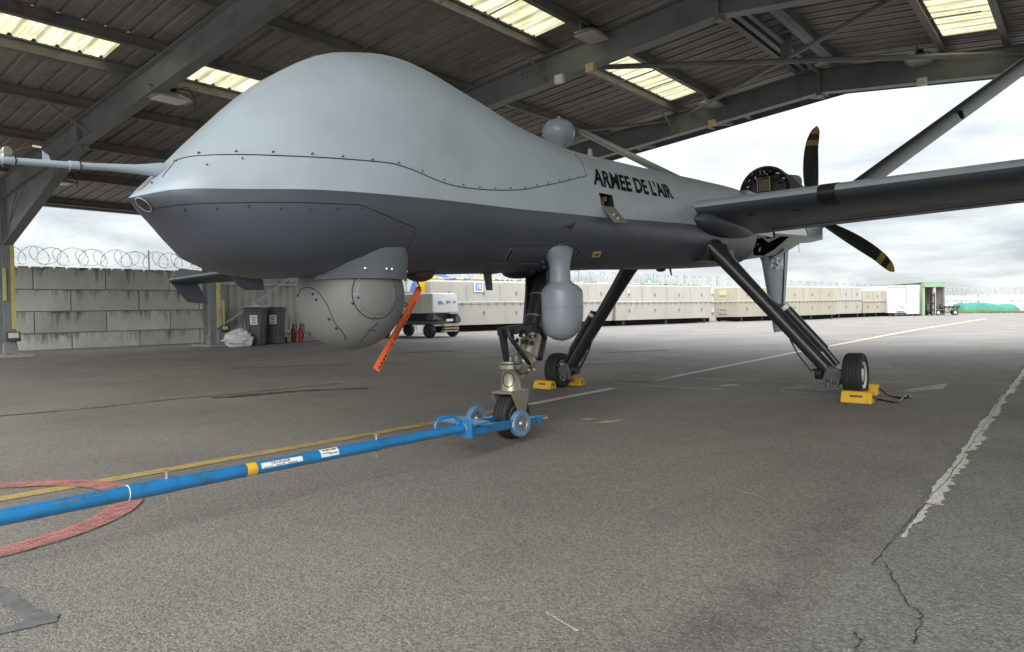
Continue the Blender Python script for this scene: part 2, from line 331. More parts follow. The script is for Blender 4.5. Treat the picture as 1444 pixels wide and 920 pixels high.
def asphalt():
    m = bpy.data.materials.new('asphalt'); m.use_nodes = True; t = m.node_tree; n = t.nodes; l = t.links
    p = n['Principled BSDF']; p.inputs['Specular IOR Level'].default_value = 0.35
    g = n.new('ShaderNodeNewGeometry'); pos = g.outputs['Position']
    def noise(sc, det=5, rg=0.6, scl=None, dist=0):
        q = n.new('ShaderNodeTexNoise'); q.inputs['Scale'].default_value = sc; q.inputs['Detail'].default_value = det; q.inputs['Roughness'].default_value = rg; q.inputs['Distortion'].default_value = dist
        if scl: mp = n.new('ShaderNodeMapping'); mp.inputs['Scale'].default_value = scl; l.new(pos, mp.inputs[0]); l.new(mp.outputs[0], q.inputs['Vector'])
        else: l.new(pos, q.inputs['Vector'])
        return q.outputs['Fac']
    def mr(f, a, b, c=0.0, d=1.0):
        q = n.new('ShaderNodeMapRange'); q.inputs[1].default_value = a; q.inputs[2].default_value = b; q.inputs[3].default_value = c; q.inputs[4].default_value = d; l.new(f, q.inputs[0]); return q.outputs[0]
    def mix(f, a, b):
        q = n.new('ShaderNodeMix'); q.data_type = 'RGBA'
        if isinstance(f, float): q.inputs[0].default_value = f
        else: l.new(f, q.inputs[0])
        for i, x in ((6, a), (7, b)):
            if isinstance(x, tuple): q.inputs[i].default_value = (*x, 1)
            else: l.new(x, q.inputs[i])
        return q.outputs[2]
    def mth(op, a, b):
        q = n.new('ShaderNodeMath'); q.operation = op
        for i, x in enumerate((a, b)):
            if isinstance(x, (int, float)): q.inputs[i].default_value = x
            else: l.new(x, q.inputs[i])
        return q.outputs[0]
    base = mix(mr(noise(0.55, 6, 0.6), 0.3, 0.7), (0.176, 0.162, 0.148), (0.246, 0.227, 0.208))
    s = n.new('ShaderNodeSeparateXYZ'); l.new(pos, s.inputs[0])
    edge = mth('ADD', s.outputs[0], mr(noise(2.5, 6, 0.7), 0.2, 0.8, -0.10, 0.10))
    old = mr(edge, -0.66, -0.60)
    base = mix(old, base, mix(mr(noise(1.2, 5), 0.3, 0.7), (0.165, 0.164, 0.150), (0.226, 0.222, 0.204)))     # older, greener asphalt beyond the joint
    streak = mr(noise(0.9, 5, 0.6, (1.6, 0.35, 1), 0.6), 0.56, 0.80, 0.0, 0.32)
    base = mix(streak, base, (0.075, 0.072, 0.068))
    base = mix(mr(noise(3.2, 7, 0.7), 0.60, 0.82, 0, 0.25), base, (0.085, 0.082, 0.078))
    # dark bitumen stain running along the joint
    st = mth('MULTIPLY', mr(mth('ABSOLUTE', mth('ADD', edge, 0.78), 0), 0.02, 0.20, 1, 0), mr(noise(4, 6, 0.7), 0.35, 0.6))
    st = mth('MULTIPLY', st, mr(s.outputs[1], 2.4, 4.2, 1, 0.15))
    base = mix(mth('MULTIPLY', st, 0.5), base, (0.055, 0.054, 0.053))
    v = n.new('ShaderNodeTexVoronoi'); v.inputs['Scale'].default_value = 150; l.new(pos, v.inputs['Vector'])
    cs = n.new('ShaderNodeSeparateColor'); l.new(v.outputs['Color'], cs.inputs[0])
    gran = mr(cs.outputs[0], 0.0, 1.0, 0.62, 1.38)
    b2 = n.new('ShaderNodeVectorMath'); b2.operation = 'SCALE'; l.new(base, b2.inputs[0]); l.new(gran, b2.inputs['Scale'])
    chip = mth('MULTIPLY', mr(cs.outputs[1], 0.955, 0.97), mr(v.outputs['Distance'], 0.30, 0.45, 1, 0))
    c = mix(chip, b2.outputs[0], (0.46, 0.44, 0.41))
    pit = mth('MULTIPLY', mr(noise(62, 3, 0.6), 0.62, 0.72), 0.45)
    c = mix(pit, c, (0.030, 0.029, 0.028))
    l.new(c, p.inputs['Base Color'])
    l.new(mr(noise(1.4, 4), 0.3, 0.7, 0.72, 0.92), p.inputs['Roughness'])
    hgt = mth('ADD', mth('MULTIPLY', v.outputs['Distance'], -0.6), mth('MULTIPLY', noise(62, 3, 0.6), -1.2))
    bp = n.new('ShaderNodeBump'); bp.inputs['Strength'].default_value = 0.6; bp.inputs['Distance'].default_value = 0.006; l.new(hgt, bp.inputs['Height']); l.new(bp.outputs[0], p.inputs['Normal'])
    return m
M['asphalt'] = asphalt()
M['lineyellow'] = worn('worn_yellow_line', (0.52, 0.38, 0.13), ASPH, 0.33, 0.50)
M['linewhite'] = worn('worn_white_line', (0.66, 0.63, 0.56), ASPH, 0.28, 0.46)
M['linefaint'] = worn('faint_white_line', (0.58, 0.56, 0.52), ASPH, 0.36, 0.56)
M['linered'] = worn('worn_red_line', (0.52, 0.22, 0.20), ASPH, 0.35, 0.53)
M['seamwhite'] = worn('ragged_white_joint', (0.66, 0.65, 0.61), (0.17, 0.172, 0.16), 0.33, 0.46, sc=14)
M['painted_shade'] = mat('painted_shade_black', (0.006, 0.006, 0.006), 0.95, spec=0.0, vary=0)  # near black that paints shade under the containers and in the cowl bay
M['gunmetal'] = mat('gunmetal', (0.10, 0.10, 0.10), 0.45, metal=0.3, vary=0.2, vscale=10)
M['galv'] = mat('galvanised_bar', (0.52, 0.53, 0.52), 0.5, vary=0.1)
M['inkred'] = mat('dull_red', (0.16, 0.05, 0.045), 0.6)
M['tar'] = worn('dark_tar_line', (0.045, 0.043, 0.04), ASPH, 0.40, 0.62, sc=5)
M['grass'] = mat('grass_blades', (0.16, 0.22, 0.05), 0.8, vary=0.35, vscale=1.5, dirt=(0.30, 0.26, 0.12), dscale=0.8)

# ================================================================== GROUND
def steps(a, b, d):
    r = []; x = a
    while x < b-1e-6: r.append(x); x += d
    return r
gx = [-900, -300, -120, -60, -40, -30, -24] + steps(-18, -12, 2) + steps(-12, 1, 0.5) + [1, 2, 4, 8, 14, 24, 40, 80, 200, 600, 900]
gy = [-300, -80, -30, -15, -8, -4, -2] + steps(-1, 14, 0.5) + steps(14, 26, 1) + [26, 30, 36, 44, 55, 70, 90, 120, 200, 400, 900, 2000]
g = MB(); g.add([(x, y, zg(x, y)) for y in gy for x in gx], [(j*len(gx)+i, j*len(gx)+i+1, (j+1)*len(gx)+i+1, (j+1)*len(gx)+i) for j in range(len(gy)-1) for i in range(len(gx)-1)])
apron = g.build('apron', M['asphalt'], smooth=60); apron['kind'] = 'structure'
def strip(name, pts, w, mt, lift=0.004, rag=0.0, seg=0.25):
    """a painted strip that follows the ground; pts are ground points, w half width"""
    P = []
    for a, b in zip(pts[:-1], pts[1:]):
        n = max(1, int((Vector(b)-Vector(a)).length/seg))
        P += [Vector(a).lerp(Vector(b), i/n) for i in range(n)]
    P.append(Vector(pts[-1])); m = MB(); vs = []
    for i, p in enumerate(P):
        t = (P[min(i+1, len(P)-1)]-P[max(i-1, 0)]); t.z = 0; t.normalize(); nrm = Vector((t.y, -t.x, 0))
        for sgn in (-1, 1):
            q = p + nrm*sgn*w*(1+rag*random.uniform(-1, 1)); vs.append((q.x, q.y, zg(q.x, q.y)+lift))
    m.add(vs, [(2*i, 2*i+1, 2*i+3, 2*i+2) for i in range(len(P)-1)])
    return m.build(name, mt, apron, smooth=0)
YL = [gr(0, 704.6), gr(610, 597.4), gr(865, 548)]
a = YL[0] + (YL[0]-YL[1])*0.4
strip('yellow_line', [a, YL[0], YL[1], YL[1].lerp(YL[2], 0.45)], 0.066, M['lineyellow'])
strip('white_line', [YL[1].lerp(YL[2], 0.45), YL[2]], 0.062, M['linewhite'])
strip('white_line', [gr(925, 537), gr(960, 529.5), gr(1128, 496), gr(1180, 486.5)], 0.055, M['linewhite'])
strip('yellow_line', [gr(1180, 486.5), gr(1300, 464), gr(1391, 449.5)], 0.06, mat('pale_yellow_line', (0.60, 0.54, 0.30), 0.7), seg=2)
strip('faint_line', [gr(880, 530), gr(960, 533), gr(1040, 536.5), gr(1190, 539), gr(1335, 541)], 0.03, M['linefaint'])
strip('faint_line', [gr(865, 541), gr(975, 548), gr(1020, 549)], 0.025, M['linefaint'])
strip('faint_line', [gr(1100, 553), gr(1200, 556.5)], 0.02, M['linefaint'])
strip('faint_line', [gr(1016, 544.5), gr(1040, 543)], 0.05, M['linewhite'])
for k, (u0, v0, u1, v1) in enumerate(((640, 502, 760, 500), (780, 513, 905, 508), (868, 476, 1040, 477), (1180, 480, 1444, 467), (1050, 500, 1150, 497), (1210, 520, 1260, 519))):
    strip('faint_line', [gr(u0, v0), gr(u1, v1)], 0.045, M['linefaint'], seg=1)
def patchpoly(name, px, mt, lift=0.004, n=1, jit=0.0):
    P = []
    for (u0, v0), (u1, v1) in zip(px, px[1:]+px[:1]):
        for i in range(n):
            q = gr(u0+(u1-u0)*i/n, v0+(v1-v0)*i/n); q += Vector((random.uniform(-jit, jit), random.uniform(-jit, jit), 0)); P.append((q.x, q.y, zg(q.x, q.y)+lift))
    m = MB(); m.add(P, [tuple(range(len(P)))]); return m.build(name, mt, apron, smooth=0)
patchpoly('white_patch', [(1100, 549), (1130, 542), (1185, 541), (1195, 548), (1160, 551)], worn('patchy_white', (0.6, 0.58, 0.53), ASPH, 0.46, 0.58, sc=7), n=3, jit=0.01)
patchpoly('white_patch', [(1262, 553), (1290, 548), (1340, 541), (1330, 549), (1290, 553)], M['linefaint'], n=2, jit=0.015)
patchpoly('drain_cover', [(876, 538), (900, 533.5), (950, 531), (925, 539)], worn('rusty_cover', (0.42, 0.40, 0.26), (0.10, 0.095, 0.08), 0.44, 0.56, sc=10), lift=0.007)
patchpoly('valve_cover', [(815, 592), (826, 590), (841, 591), (830, 594)], M['cover'])
patchpoly('worn_spot', [(830, 598), (860, 594), (885, 592), (862, 597)], M['linefaint'], n=2, jit=0.01)
for pts, w in (([(-20, 589), (140, 575), (250, 563), (340, 555), (480, 541)], 0.035), ([(300, 562), (420, 552), (520, 548)], 0.10), ([(330, 520), (560, 512)], 0.05), ([(560, 498), (640, 496)], 0.10), ([(850, 498), (940, 494)], 0.10)):
    strip('tar_streak', [gr(*p) for p in pts], w, M['tar'], 0.003, 0.4, 0.4)
# red circle
c0 = Vector((-4.12, 0.74, 0)); R0 = 0.80
m = MB(); vs = []; n = 64
for i in range(n+1):
    t = 2*PI*i/n
    for r in (R0-0.075, R0+0.065):
        x, y = c0.x+r*math.cos(t)*1.02, c0.y+r*math.sin(t); vs.append((x, y, zg(x, y)+0.008))
m.add(vs, [(2*i, 2*i+1, 2*i+3, 2*i+2) for i in range(n)]); m.build('red_circle', M['linered'], apron, smooth=0)
# joint between the two asphalts: ragged white filler, a crack wandering off it
jp = [gr(u, v) for u, v in ((1444, 523), (1425, 548), (1398, 582), (1380, 606), (1366, 628), (1345, 660), (1322, 690), (1305, 712))]
ex = [jp[0] + Vector((-0.02*k, 3.2*k, 0)) for k in (9, 6, 4, 2, 1)]
def ragged(name, pts, mt, w, seg=0.02, thr=0.0):
    from mathutils import noise as mn
    P = []
    for a, b in zip(pts[:-1], pts[1:]):
        n = max(1, int((b-a).length/seg)); P += [a.lerp(b, i/n) for i in range(n)]
    def ww(p, k): return max(0.0, 0.45+0.75*mn.noise(Vector((k, p.y*1.6, 0)))+0.45*mn.noise(Vector((k, p.y*7, 5)))+0.3*mn.noise(Vector((k, p.y*26, 9)))-thr)*w
    m = MB(); vs = []
    for p in P:
        o = 0.012*mn.noise(Vector((3, p.y*3, 1)))
        for x in (p.x+o-0.35*ww(p, 11), p.x+o+ww(p, 2)+0.002): vs.append((x, p.y, zg(x, p.y)+0.004))
    m.add(vs, [(2*i, 2*i+1, 2*i+3, 2*i+2) for i in range(len(P)-1)])
    return m.build(name, mt, apron, smooth=0)
ragged('joint_filler', ex+jp, M['seamwhite'], 0.085, 0.015)
ragged('joint_filler', [jp[-1], gr(1290, 735), gr(1270, 760)], M['seamwhite'], 0.05, 0.01, 0.25)
def crack(px, w=0.004):
    P = [gr(u, v) for u, v in px]; Q = []
    for a, b in zip(P[:-1], P[1:]):
        for i in range(8):
            q = a.lerp(b, i/8); Q.append(q + Vector((random.uniform(-1, 1), random.uniform(-1, 1), 0))*0.006)
    strip('crack', Q, w, M['crack'], 0.005, rag=0.7, seg=10)
crack([(1250, 795), (1262, 822), (1284, 856), (1299, 866), (1298, 885), (1286, 915)], 0.0018)
crack([(1205, 893), (1212, 905), (1206, 919)], 0.002)
crack([(1444, 516), (1380, 612), (1340, 672), (1290, 728), (1262, 758), (1225, 806)], 0.0016)
# bitumen strip of a repaired trench, lower left
patchpoly('bitumen_strip', [(-30, 812), (22, 840), (58, 866), (86, 866), (80, 878), (50, 885), (0, 896), (-30, 902), (-30, 892), (10, 886), (38, 879), (20, 862), (-8, 845), (-30, 836)], M['patch'], n=4, jit=0.004)
# two drag scratches
for px in (((770, 865), (815, 892)), ((1030, 690), (1075, 702))):
    strip('scratch', [gr(*px[0]), gr(*px[1])], 0.004, M['linefaint'], 0.004, 0.6, 0.03)

# ================================================================== OPEN SHELTER
AX, AZ, SLOPE = -4.17, 5.11, 0.1001
FY = [0.12, 4.96, 9.80, 14.64]; Y0, Y1 = -1.60, 16.55
XL = -19.1; XR = 2*AX-XL; HD = 0.47
def rz(x, off=0.0): return AZ + off - SLOPE*abs(x-AX)
shelter = thing('open_shelter', 'open steel shelter with grey portal frames and ribbed roof over the drone', 'shelter', (AX, 7, 0))
_shm = Matrix.Translation((-AX, -7, 0))
def sb(mb, name, mt, **k):
    o = mb.build(name, mt, None, **k); o.parent = shelter; o.matrix_parent_inverse = _shm; return o
for fi, y in enumerate(FY):
    for sg, xc in ((-1, XL), (1, XR)):
        # column: inner flange faces the middle
        m = MB(); zt = rz(xc, HD-0.05)
        m.box((xc, y, zt/2+0.02), (0.022, 0.24, zt-0.04)); m.box((xc+sg*0.38, y, zt/2+0.02), (0.022, 0.24, zt-0.04)); m.box((xc+sg*0.19, y, zt/2+0.02), (0.355, 0.014, zt-0.04))
        m.box((xc+sg*0.19, y, 0.03), (0.55, 0.36, 0.03))
        for yy in (-0.07, 0.07): m.box((xc+sg*0.19, y+yy, 0.17), (0.3, 0.014, 0.25))
        col = sb(m, 'column', M['column'], smooth=0)
        # rafter as two welded lengths plus haunch
        p0 = Vector((xc+sg*0.2, y, rz(xc+sg*0.2, HD/2))); p1 = Vector((AX, y, AZ+HD/2))
        m = MB(); m.ibeam(p0, p1, HD, 0.20, 0.018, 0.012); sb(m, 'rafter', M['frame'], smooth=0)
        m = MB(); hx = xc-sg*4.7; za, zb = rz(xc, 0)-1.05, rz(hx, 0)
        m.prism([(xc-sg*0.012, y-0.007, za), (hx, y-0.007, zb-0.01), (hx, y-0.007, zb-0.002), (xc-sg*0.012, y-0.007, rz(xc)-0.002)], (0, 0.014, 0))
        m.beam((xc-sg*0.012, y, za-0.012), (hx, y, zb-0.012), 0.20, 0.02)
        sb(m, 'haunch', M['frame'], smooth=0)
        m = MB(); m.box((hx, y-0.056, rz(hx, 0.17)), (0.02, 0.088, 0.52)); m.box((hx, y+0.056, rz(hx, 0.17)), (0.02, 0.088, 0.52))
        sb(m, 'stiffener', M['frame'], smooth=0)
        # bolts on the rafter web
        m = MB()
        for bx in (7.05, 7.35):
            for i in range(3):
                for j in range(2):
                    q = AX+sg*(bx-3.9+i*0.09); m.cyl((q, y-0.007, rz(q, 0.27+j*0.09)), (q, y-0.022, rz(q, 0.27+j*0.09)), 0.014, n=6)
        sb(m, 'bolts', M['purlin'], smooth=0)
    m = MB(); m.box((AX, y, AZ+HD/2+0.0), (0.05, 0.215, HD+0.05)); m.box((AX, y-0.0, AZ-0.03), (0.10, 0.18, 0.05)); sb(m, 'ridge_plate', M['frame'], smooth=0)
    for sg, xc in ((-1, XL), (1, XR)):                                                  # concrete pads
        m = MB(); m.box((xc+sg*0.1, y, 0.012), (1.1, 0.7, 0.05)); sb(m, 'pad', M['slab'], smooth=0, bevel=0.01)
PUR = [-21.2, -18.6, -16.1, -13.85, -12.05, -10.95, -9.2, -7.2, -6.28, -4.55]
PURALL = PUR + [2*AX-x for x in PUR]
PO = HD + 0.002
for x in PURALL:
    dp = 0.17; m = MB(); zc = rz(x, PO+dp/2)
    ends = [Y0] + [y for y in FY] + [Y1]
    for a, b in zip(ends[:-1], ends[1:]):
        q = MB(); q.ibeam((x, a+0.004, zc), (x, b-0.004, zc), dp, 0.10, 0.012, 0.009); sb(q, 'purlin', M['purlin'], smooth=0)
    if abs(x-AX) < 1:                                                                     # ridge struts between frames
        pass
# sheets: trapezoid ribs running down the slope, one object per sheet and strip
SHO = PO + 0.17 + 0.004; WSH = 1.21; SKY = [(-12.0, -11.0), (-7.15, -6.33)]
cuts_l = [-21.45, -12.0, -11.0, -7.15, -6.33, AX]
def sheet_mesh(xa, xb, mt, name):
    m = MB(); prof = []
    for k in range(4):
        y = k*WSH/4
        prof += [(y, 0), (y+0.10, 0), (y+0.105, 0.006), (y+0.125, 0.006), (y+0.13, 0), (y+0.225, 0), (y+0.25, 0.042), (y+0.28, 0.042)]
    prof.append((WSH, 0.0))
    vs = [(x, y, rz(x, SHO)+h) for x in (xa, xb) for y, h in prof]; n = len(prof)
    m.add(vs, [(i, i+1, n+i+1, n+i) for i in range(n-1)]); return m
first = {}
nsh = int((Y1-Y0)/WSH)+1
for sgn in (1, -1):
    for ci in range(5):
        xa, xb = cuts_l[ci], cuts_l[ci+1]
        if ci: xa += 0.0
        if sgn < 0: xa, xb = 2*AX-xb, 2*AX-xa
        for k in range(nsh):
            ys = FY[0]+0.72 + (k-2)*WSH
            if ys < Y0-0.01: continue
            rel = (ys-FY[0]-0.72) % 4.84; rel = min(rel, abs(rel-4.84)) if rel > 4.8 else rel
            is_sky = ci in (1, 3) and rel < 3*WSH-0.1 and ys+WSH < Y1
            key = (sgn, ci, is_sky)
            if ys + WSH > Y1 + 0.6: continue
            if key not in first:
                o = sb(sheet_mesh(xa, xb, None, ''), 'skylight_sheet' if is_sky else 'roof_sheet', M['skylight'] if is_sky else M['sheet'], smooth=0); first[key] = o
                o.location = (0, ys, 0)
            else:
                o0 = first[key]; o = o0.copy(); COL.objects.link(o); o.parent = shelter; o.matrix_parent_inverse = _shm; o.location = (0, ys, 0)
# ridge cap, verge trims at both ends, eave gutters
m = MB(); 
for sg in (-1, 1): m.prism([(AX, Y0-0.1, AZ+SHO+0.055), (AX+sg*0.35, Y0-0.1, rz(AX+0.35, SHO+0.055)), (AX+sg*0.35, Y0-0.1, rz(AX+0.35, SHO+0.065)), (AX, Y0-0.1, AZ+SHO+0.066)], (0, Y1-Y0+0.7, 0))
sb(m, 'ridge_cap', M['sheet'], smooth=0)
for yv in (Y0-0.02, Y1+0.02):
    for sg in (-1, 1):
        m = MB(); xe = AX+sg*17.3
        m.beam((AX, yv, AZ+PO+0.085), (xe, yv, rz(xe, PO+0.085)), 0.014, 0.25); sb(m, 'verge_trim', M['frame'], smooth=0)
        m = MB()
        for k in range(9):
            xb = AX+sg*(0.9+k*1.95)
            for dx in (-0.03, 0.03):
                for dz in (0.05, 0.13): m.cyl((xb+dx, yv-0.012, rz(xb, PO+dz)), (xb+dx, yv+0.012, rz(xb, PO+dz)), 0.010, n=8)
        sb(m, 'bolts', M['white'], smooth=0)
        # outriggers carrying the overhang
        yf = FY[-1] if yv > 0 else FY[0]
        for k in range(8):
            xb = AX+sg*(0.45+k*2.1); q = MB(); q.beam((xb, yf, rz(xb, 0.09)), (xb, yv, rz(xb, PO+0.02)), 0.07, 0.06); sb(q, 'outrigger', M['frame'], smooth=0)
for sg in (-1, 1):
    xe = AX+sg*17.32; m = MB(); z = rz(xe, SHO); m.box((xe, (Y0+Y1)/2, z-0.11), (0.16, Y1-Y0, 0.16)); sb(m, 'gutter', M['frame'], smooth=0)
# roof bracing: long strut, crossing diagonals
def roofbar(a, b, r, name='brace'):
    q = MB(); q.cyl(a, b, r, n=10); return sb(q, name, M['frame'], smooth=60)
roofbar((-7.45, FY[2]+0.1, rz(-7.45, 0.36)), (-0.9, FY[3]-0.1, rz(-0.9, 0.30)), 0.045)
roofbar((-6.9, FY[3]-0.12, rz(-6.9, 0.36)), (-1.0, FY[2]+0.1, rz(-1.0, 0.30)), 0.040)
roofbar((-13.9, FY[2]+0.1, rz(-13.9, 0.36)), (-7.3, FY[3]-0.1, rz(-7.3, 0.33)), 0.035)
roofbar((AX, FY[2]+0.1, AZ+0.40), (AX, FY[3]-0.1, AZ+0.40), 0.04, 'ridge_strut')
q = MB(); q.box((AX+0.02, 12.6, AZ+0.36), (0.16, 0.10, 0.42)); sb(q, 'hanger', M['frame'], smooth=0)
q = MB()
for dx in (-0.22, 0.28): q.ibeam((AX+dx, FY[2]+0.02, AZ+0.50), (AX+dx, FY[3]-0.02, AZ+0.50), 0.12, 0.09, 0.012, 0.009)
sb(q, 'ridge_joists', M['frame'], smooth=0)
# tie rods across the purlins, thin wires
for y0 in FY[:-1]:
    for x0, x1 in ((-12.05, -7.2), (-7.2, -4.5), (-16.1, -12.05)):
        for dy in (2.2,):
            roofbar((x0, y0+dy-0.02, rz(x0, PO+0.05)), (x1, y0+dy+0.15, rz(x1, PO+0.09)), 0.012, 'tie_rod')
    for sg in (-1, 1):
        x0, x1 = AX+sg*2.0, AX+sg*2.85; roofbar((x0, y0+3.0, rz(x0, PO+0.05)), (x1, y0+3.0, rz(x1, PO+0.05)), 0.012, 'tie_rod')
    roofbar((-12.0, y0+1.3, rz(-12, PO)), (-16.0, y0+4.6, rz(-16, PO)), 0.005, 'stay_wire'); roofbar((-16.0, y0+0.3, rz(-16, PO)), (-12.0, y0+4.5, rz(-12, PO)), 0.005, 'stay_wire')
# knee braces from purlin to rafter
for y in FY[1:]:
    for x in (-7.3, -13.9):
        roofbar((x, y-0.75, rz(x, PO+0.03)), (x+0.05, y-0.03, rz(x, 0.03)), 0.022, 'knee_brace')
# end-bay cable with its guide plates on the near left column
for a, b in (((XL+0.02, FY[1], 2.95), (XL+1.6, FY[1]-0.12, 3.6)), ((XL+0.02, FY[1]-0.05, 2.62), (XL+1.2, FY[1]-0.12, 3.6))): roofbar(a, b, 0.012, 'stay_wire')
# side cladding between the second and third column, with rails and a cross brace
m = MB(); prof = []; y = FY[2]+0.45
while y < FY[3]+1.6:
    prof += [(y, 0), (y+0.13, 0), (y+0.155, -0.045), (y+0.225, -0.045)]; y += 0.25
n = len(prof); xw = XL-0.42
m.add([(xw+h, yy, z) for z in (0.12, 3.2) for yy, h in prof], [(i, i+1, n+i+1, n+i) for i in range(n-1)]); sb(m, 'side_cladding', M['clad'], smooth=0)
for z in (0.32, 1.78): 
    q = MB(); q.box((xw+0.06, (FY[2]+FY[3])/2+0.9, z), (0.09, 6.0, 0.07)); sb(q, 'cladding_rail', M['galv'], smooth=0)
q = MB(); q.box((xw+0.02, (FY[2]+FY[3])/2+0.9, 0.06), (0.14, 6.0, 0.12)); sb(q, 'kerb', M['slab'], smooth=0)
bA = atX(350, 434, XL-0.12); bC = atX(412, 390, XL-0.12); bD = atX(398, 370, XL-0.12)
e1 = bA + (bA-bC)*0.8; e2 = bC + (bC-bA)*1.2
roofbar(e1, e2, 0.03, 'cross_brace').data.materials[0] = M['galv']; dv = bD-bC; roofbar(bC, bC+dv*3.0, 0.03, 'cross_brace').data.materials[0] = M['galv']; roofbar(bC, bC-dv*4.2, 0.03, 'cross_brace').data.materials[0] = M['galv']
q = MB(); q.box(bC, (0.02, 0.26, 0.26), Matrix.Rotation(0.5, 3, 'X')); sb(q, 'gusset', M['galv'], smooth=0)

# yellow guard strips on the columns
def guard(u0, v0, u1, v1, w, x, nm='guard_strip'):
    a, b = atX(u0, v0, x), atX(u1, v1, x); q = MB(); q.box(((a.x+b.x)/2, (a.y+b.y)/2, (a.z+b.z)/2), (0.03, w, abs(a.z-b.z))); return sb(q, nm, M['yellowpaint'], smooth=0)
guard(16.5, 346, 20.5, 464, 0.075, XL+0.03); guard(5, 378, 8, 424, 0.06, XL+0.03)
guard(306, 398, 309.5, 462, 0.09, XL+0.03); guard(314.5, 424, 316, 458, 0.055, XL+0.03)

# ---- floodlights
def floodlight(nm, label, p, s=1.0):
    t = thing(nm, label, 'floodlight', p, 'floodlights fixed to the shelter columns')
    R = Matrix.Rotation(math.radians(-12), 3, 'Y')
    q = MB(); q.box((0, 0, 0), (0.08*s, 0.28*s, 0.22*s), R); q.build('housing', M['bin'], t, bevel=0.008)
    q = MB(); q.box(R @ Vector((0.043*s, 0, 0.02)), (0.006, 0.20*s, 0.12*s), R); q.build('lens', M['lens'], t)
    q = MB(); q.tube([(-0.02, 0.15*s, 0), (-0.09, 0.15*s, -0.02), (-0.09, -0.15*s, -0.02), (-0.02, -0.15*s, 0)], 0.009); q.build('bracket', M['steel'], t)
    q = MB(); q.tube([(-0.03, 0.05, -0.1), (0.0, 0.08, -0.25), (-0.05, 0.10, -0.32)], 0.008); q.build('cable', M['black'], t)
    return t
floodlight('floodlight', 'black floodlight with pale lens low on the leftmost column', atX(18.5, 475, XL+0.13))
floodlight('floodlight', 'grey floodlight low on the column beside the wheeled bins', atX(317, 464, XL+0.13), 0.8)
q = MB(); bp = atX(312, 487, XL+0.05); q.box((bp.x, bp.y, 0.24), (0.16, 0.22, 0.44)); tag(q.build('junction_box', M['column'], None, bevel=0.01), 'grey metal cabinet standing against the foot of the column beside the bins', 'cabinet')

# ---- hanging lamps on the rafters
def roof_lamp(label, p, s=1.0):
    t = thing('ceiling_lamp', label, 'lamp', p, 'lamps hung from the shelter rafters')
    q = MB(); q.loft([[Vector((x*k*0.21*s, y*k*0.30*s, z)) for x, y in ((1, .55), (.55, 1), (-.55, 1), (-1, .55), (-1, -.55), (-.55, -1), (.55, -1), (1, -.55))] for k, z in ((0.55, 0.10), (1, 0.03), (1.05, 0.0))]); q.build('housing', M['lamp'], t)
    q = MB(); q.box((0, 0, -0.006), (0.34*s, 0.46*s, 0.012)); q.build('lens', M['lens'], t)
    q = MB(); q.box((0, 0, 0.14), (0.12, 0.18, 0.09)); q.build('ballast', M['black'], t)
    q = MB(); q.tube([(0, -0.31*s, 0.02), (0, -0.33*s, 0.17), (0, 0.33*s, 0.17), (0, 0.31*s, 0.02)], 0.012); q.build('bracket', M['steel'], t)
    q = MB(); q.tube([(0.02, 0.1, 0.18), (0.1, 0.25, 0.24), (0.18, 0.33, 0.05), (0.12, 0.36, -0.06)], 0.009); q.build('cable', M['black'], t)
roof_lamp('ceiling lamp hung under the leftmost rafter beside the drone nose dome', atY(239, 141, FY[1]+0.25))
roof_lamp('ceiling lamp hung low on the leftmost rafter near the nose probe', atY(79, 258, FY[1]+0.25))
roof_lamp('ceiling lamp under the middle rafter above the round dome antenna', atY(834, 53, FY[2]-0.28))
roof_lamp('ceiling lamp on the far rafter left of its peak', atY(1004, 149, FY[3]-0.25))
roof_lamp('ceiling lamp on the far rafter right of its peak', atY(1297, 87, FY[3]-0.25))
def switchbox(label, p):
    q = MB(); q.box(p, (0.16, 0.08, 0.14)); return tag(q.build('junction_box', M['sand' if 'rust' in label else 'lens'], None, bevel=0.006), label, 'junction box', 'small boxes clipped to the rafters')
switchbox('small rust brown box on the lower flange of the middle rafter', atY(833, 96, FY[2]-0.15))
switchbox('small white box at the knee brace of the middle rafter', atY(789, 112, FY[2]-0.15))
switchbox('small rust brown box on the far rafter left of its peak', atY(1004, 174, FY[3]-0.15))
switchbox('small pale box on the far rafter right of its peak', atY(1300, 116, FY[3]-0.15))

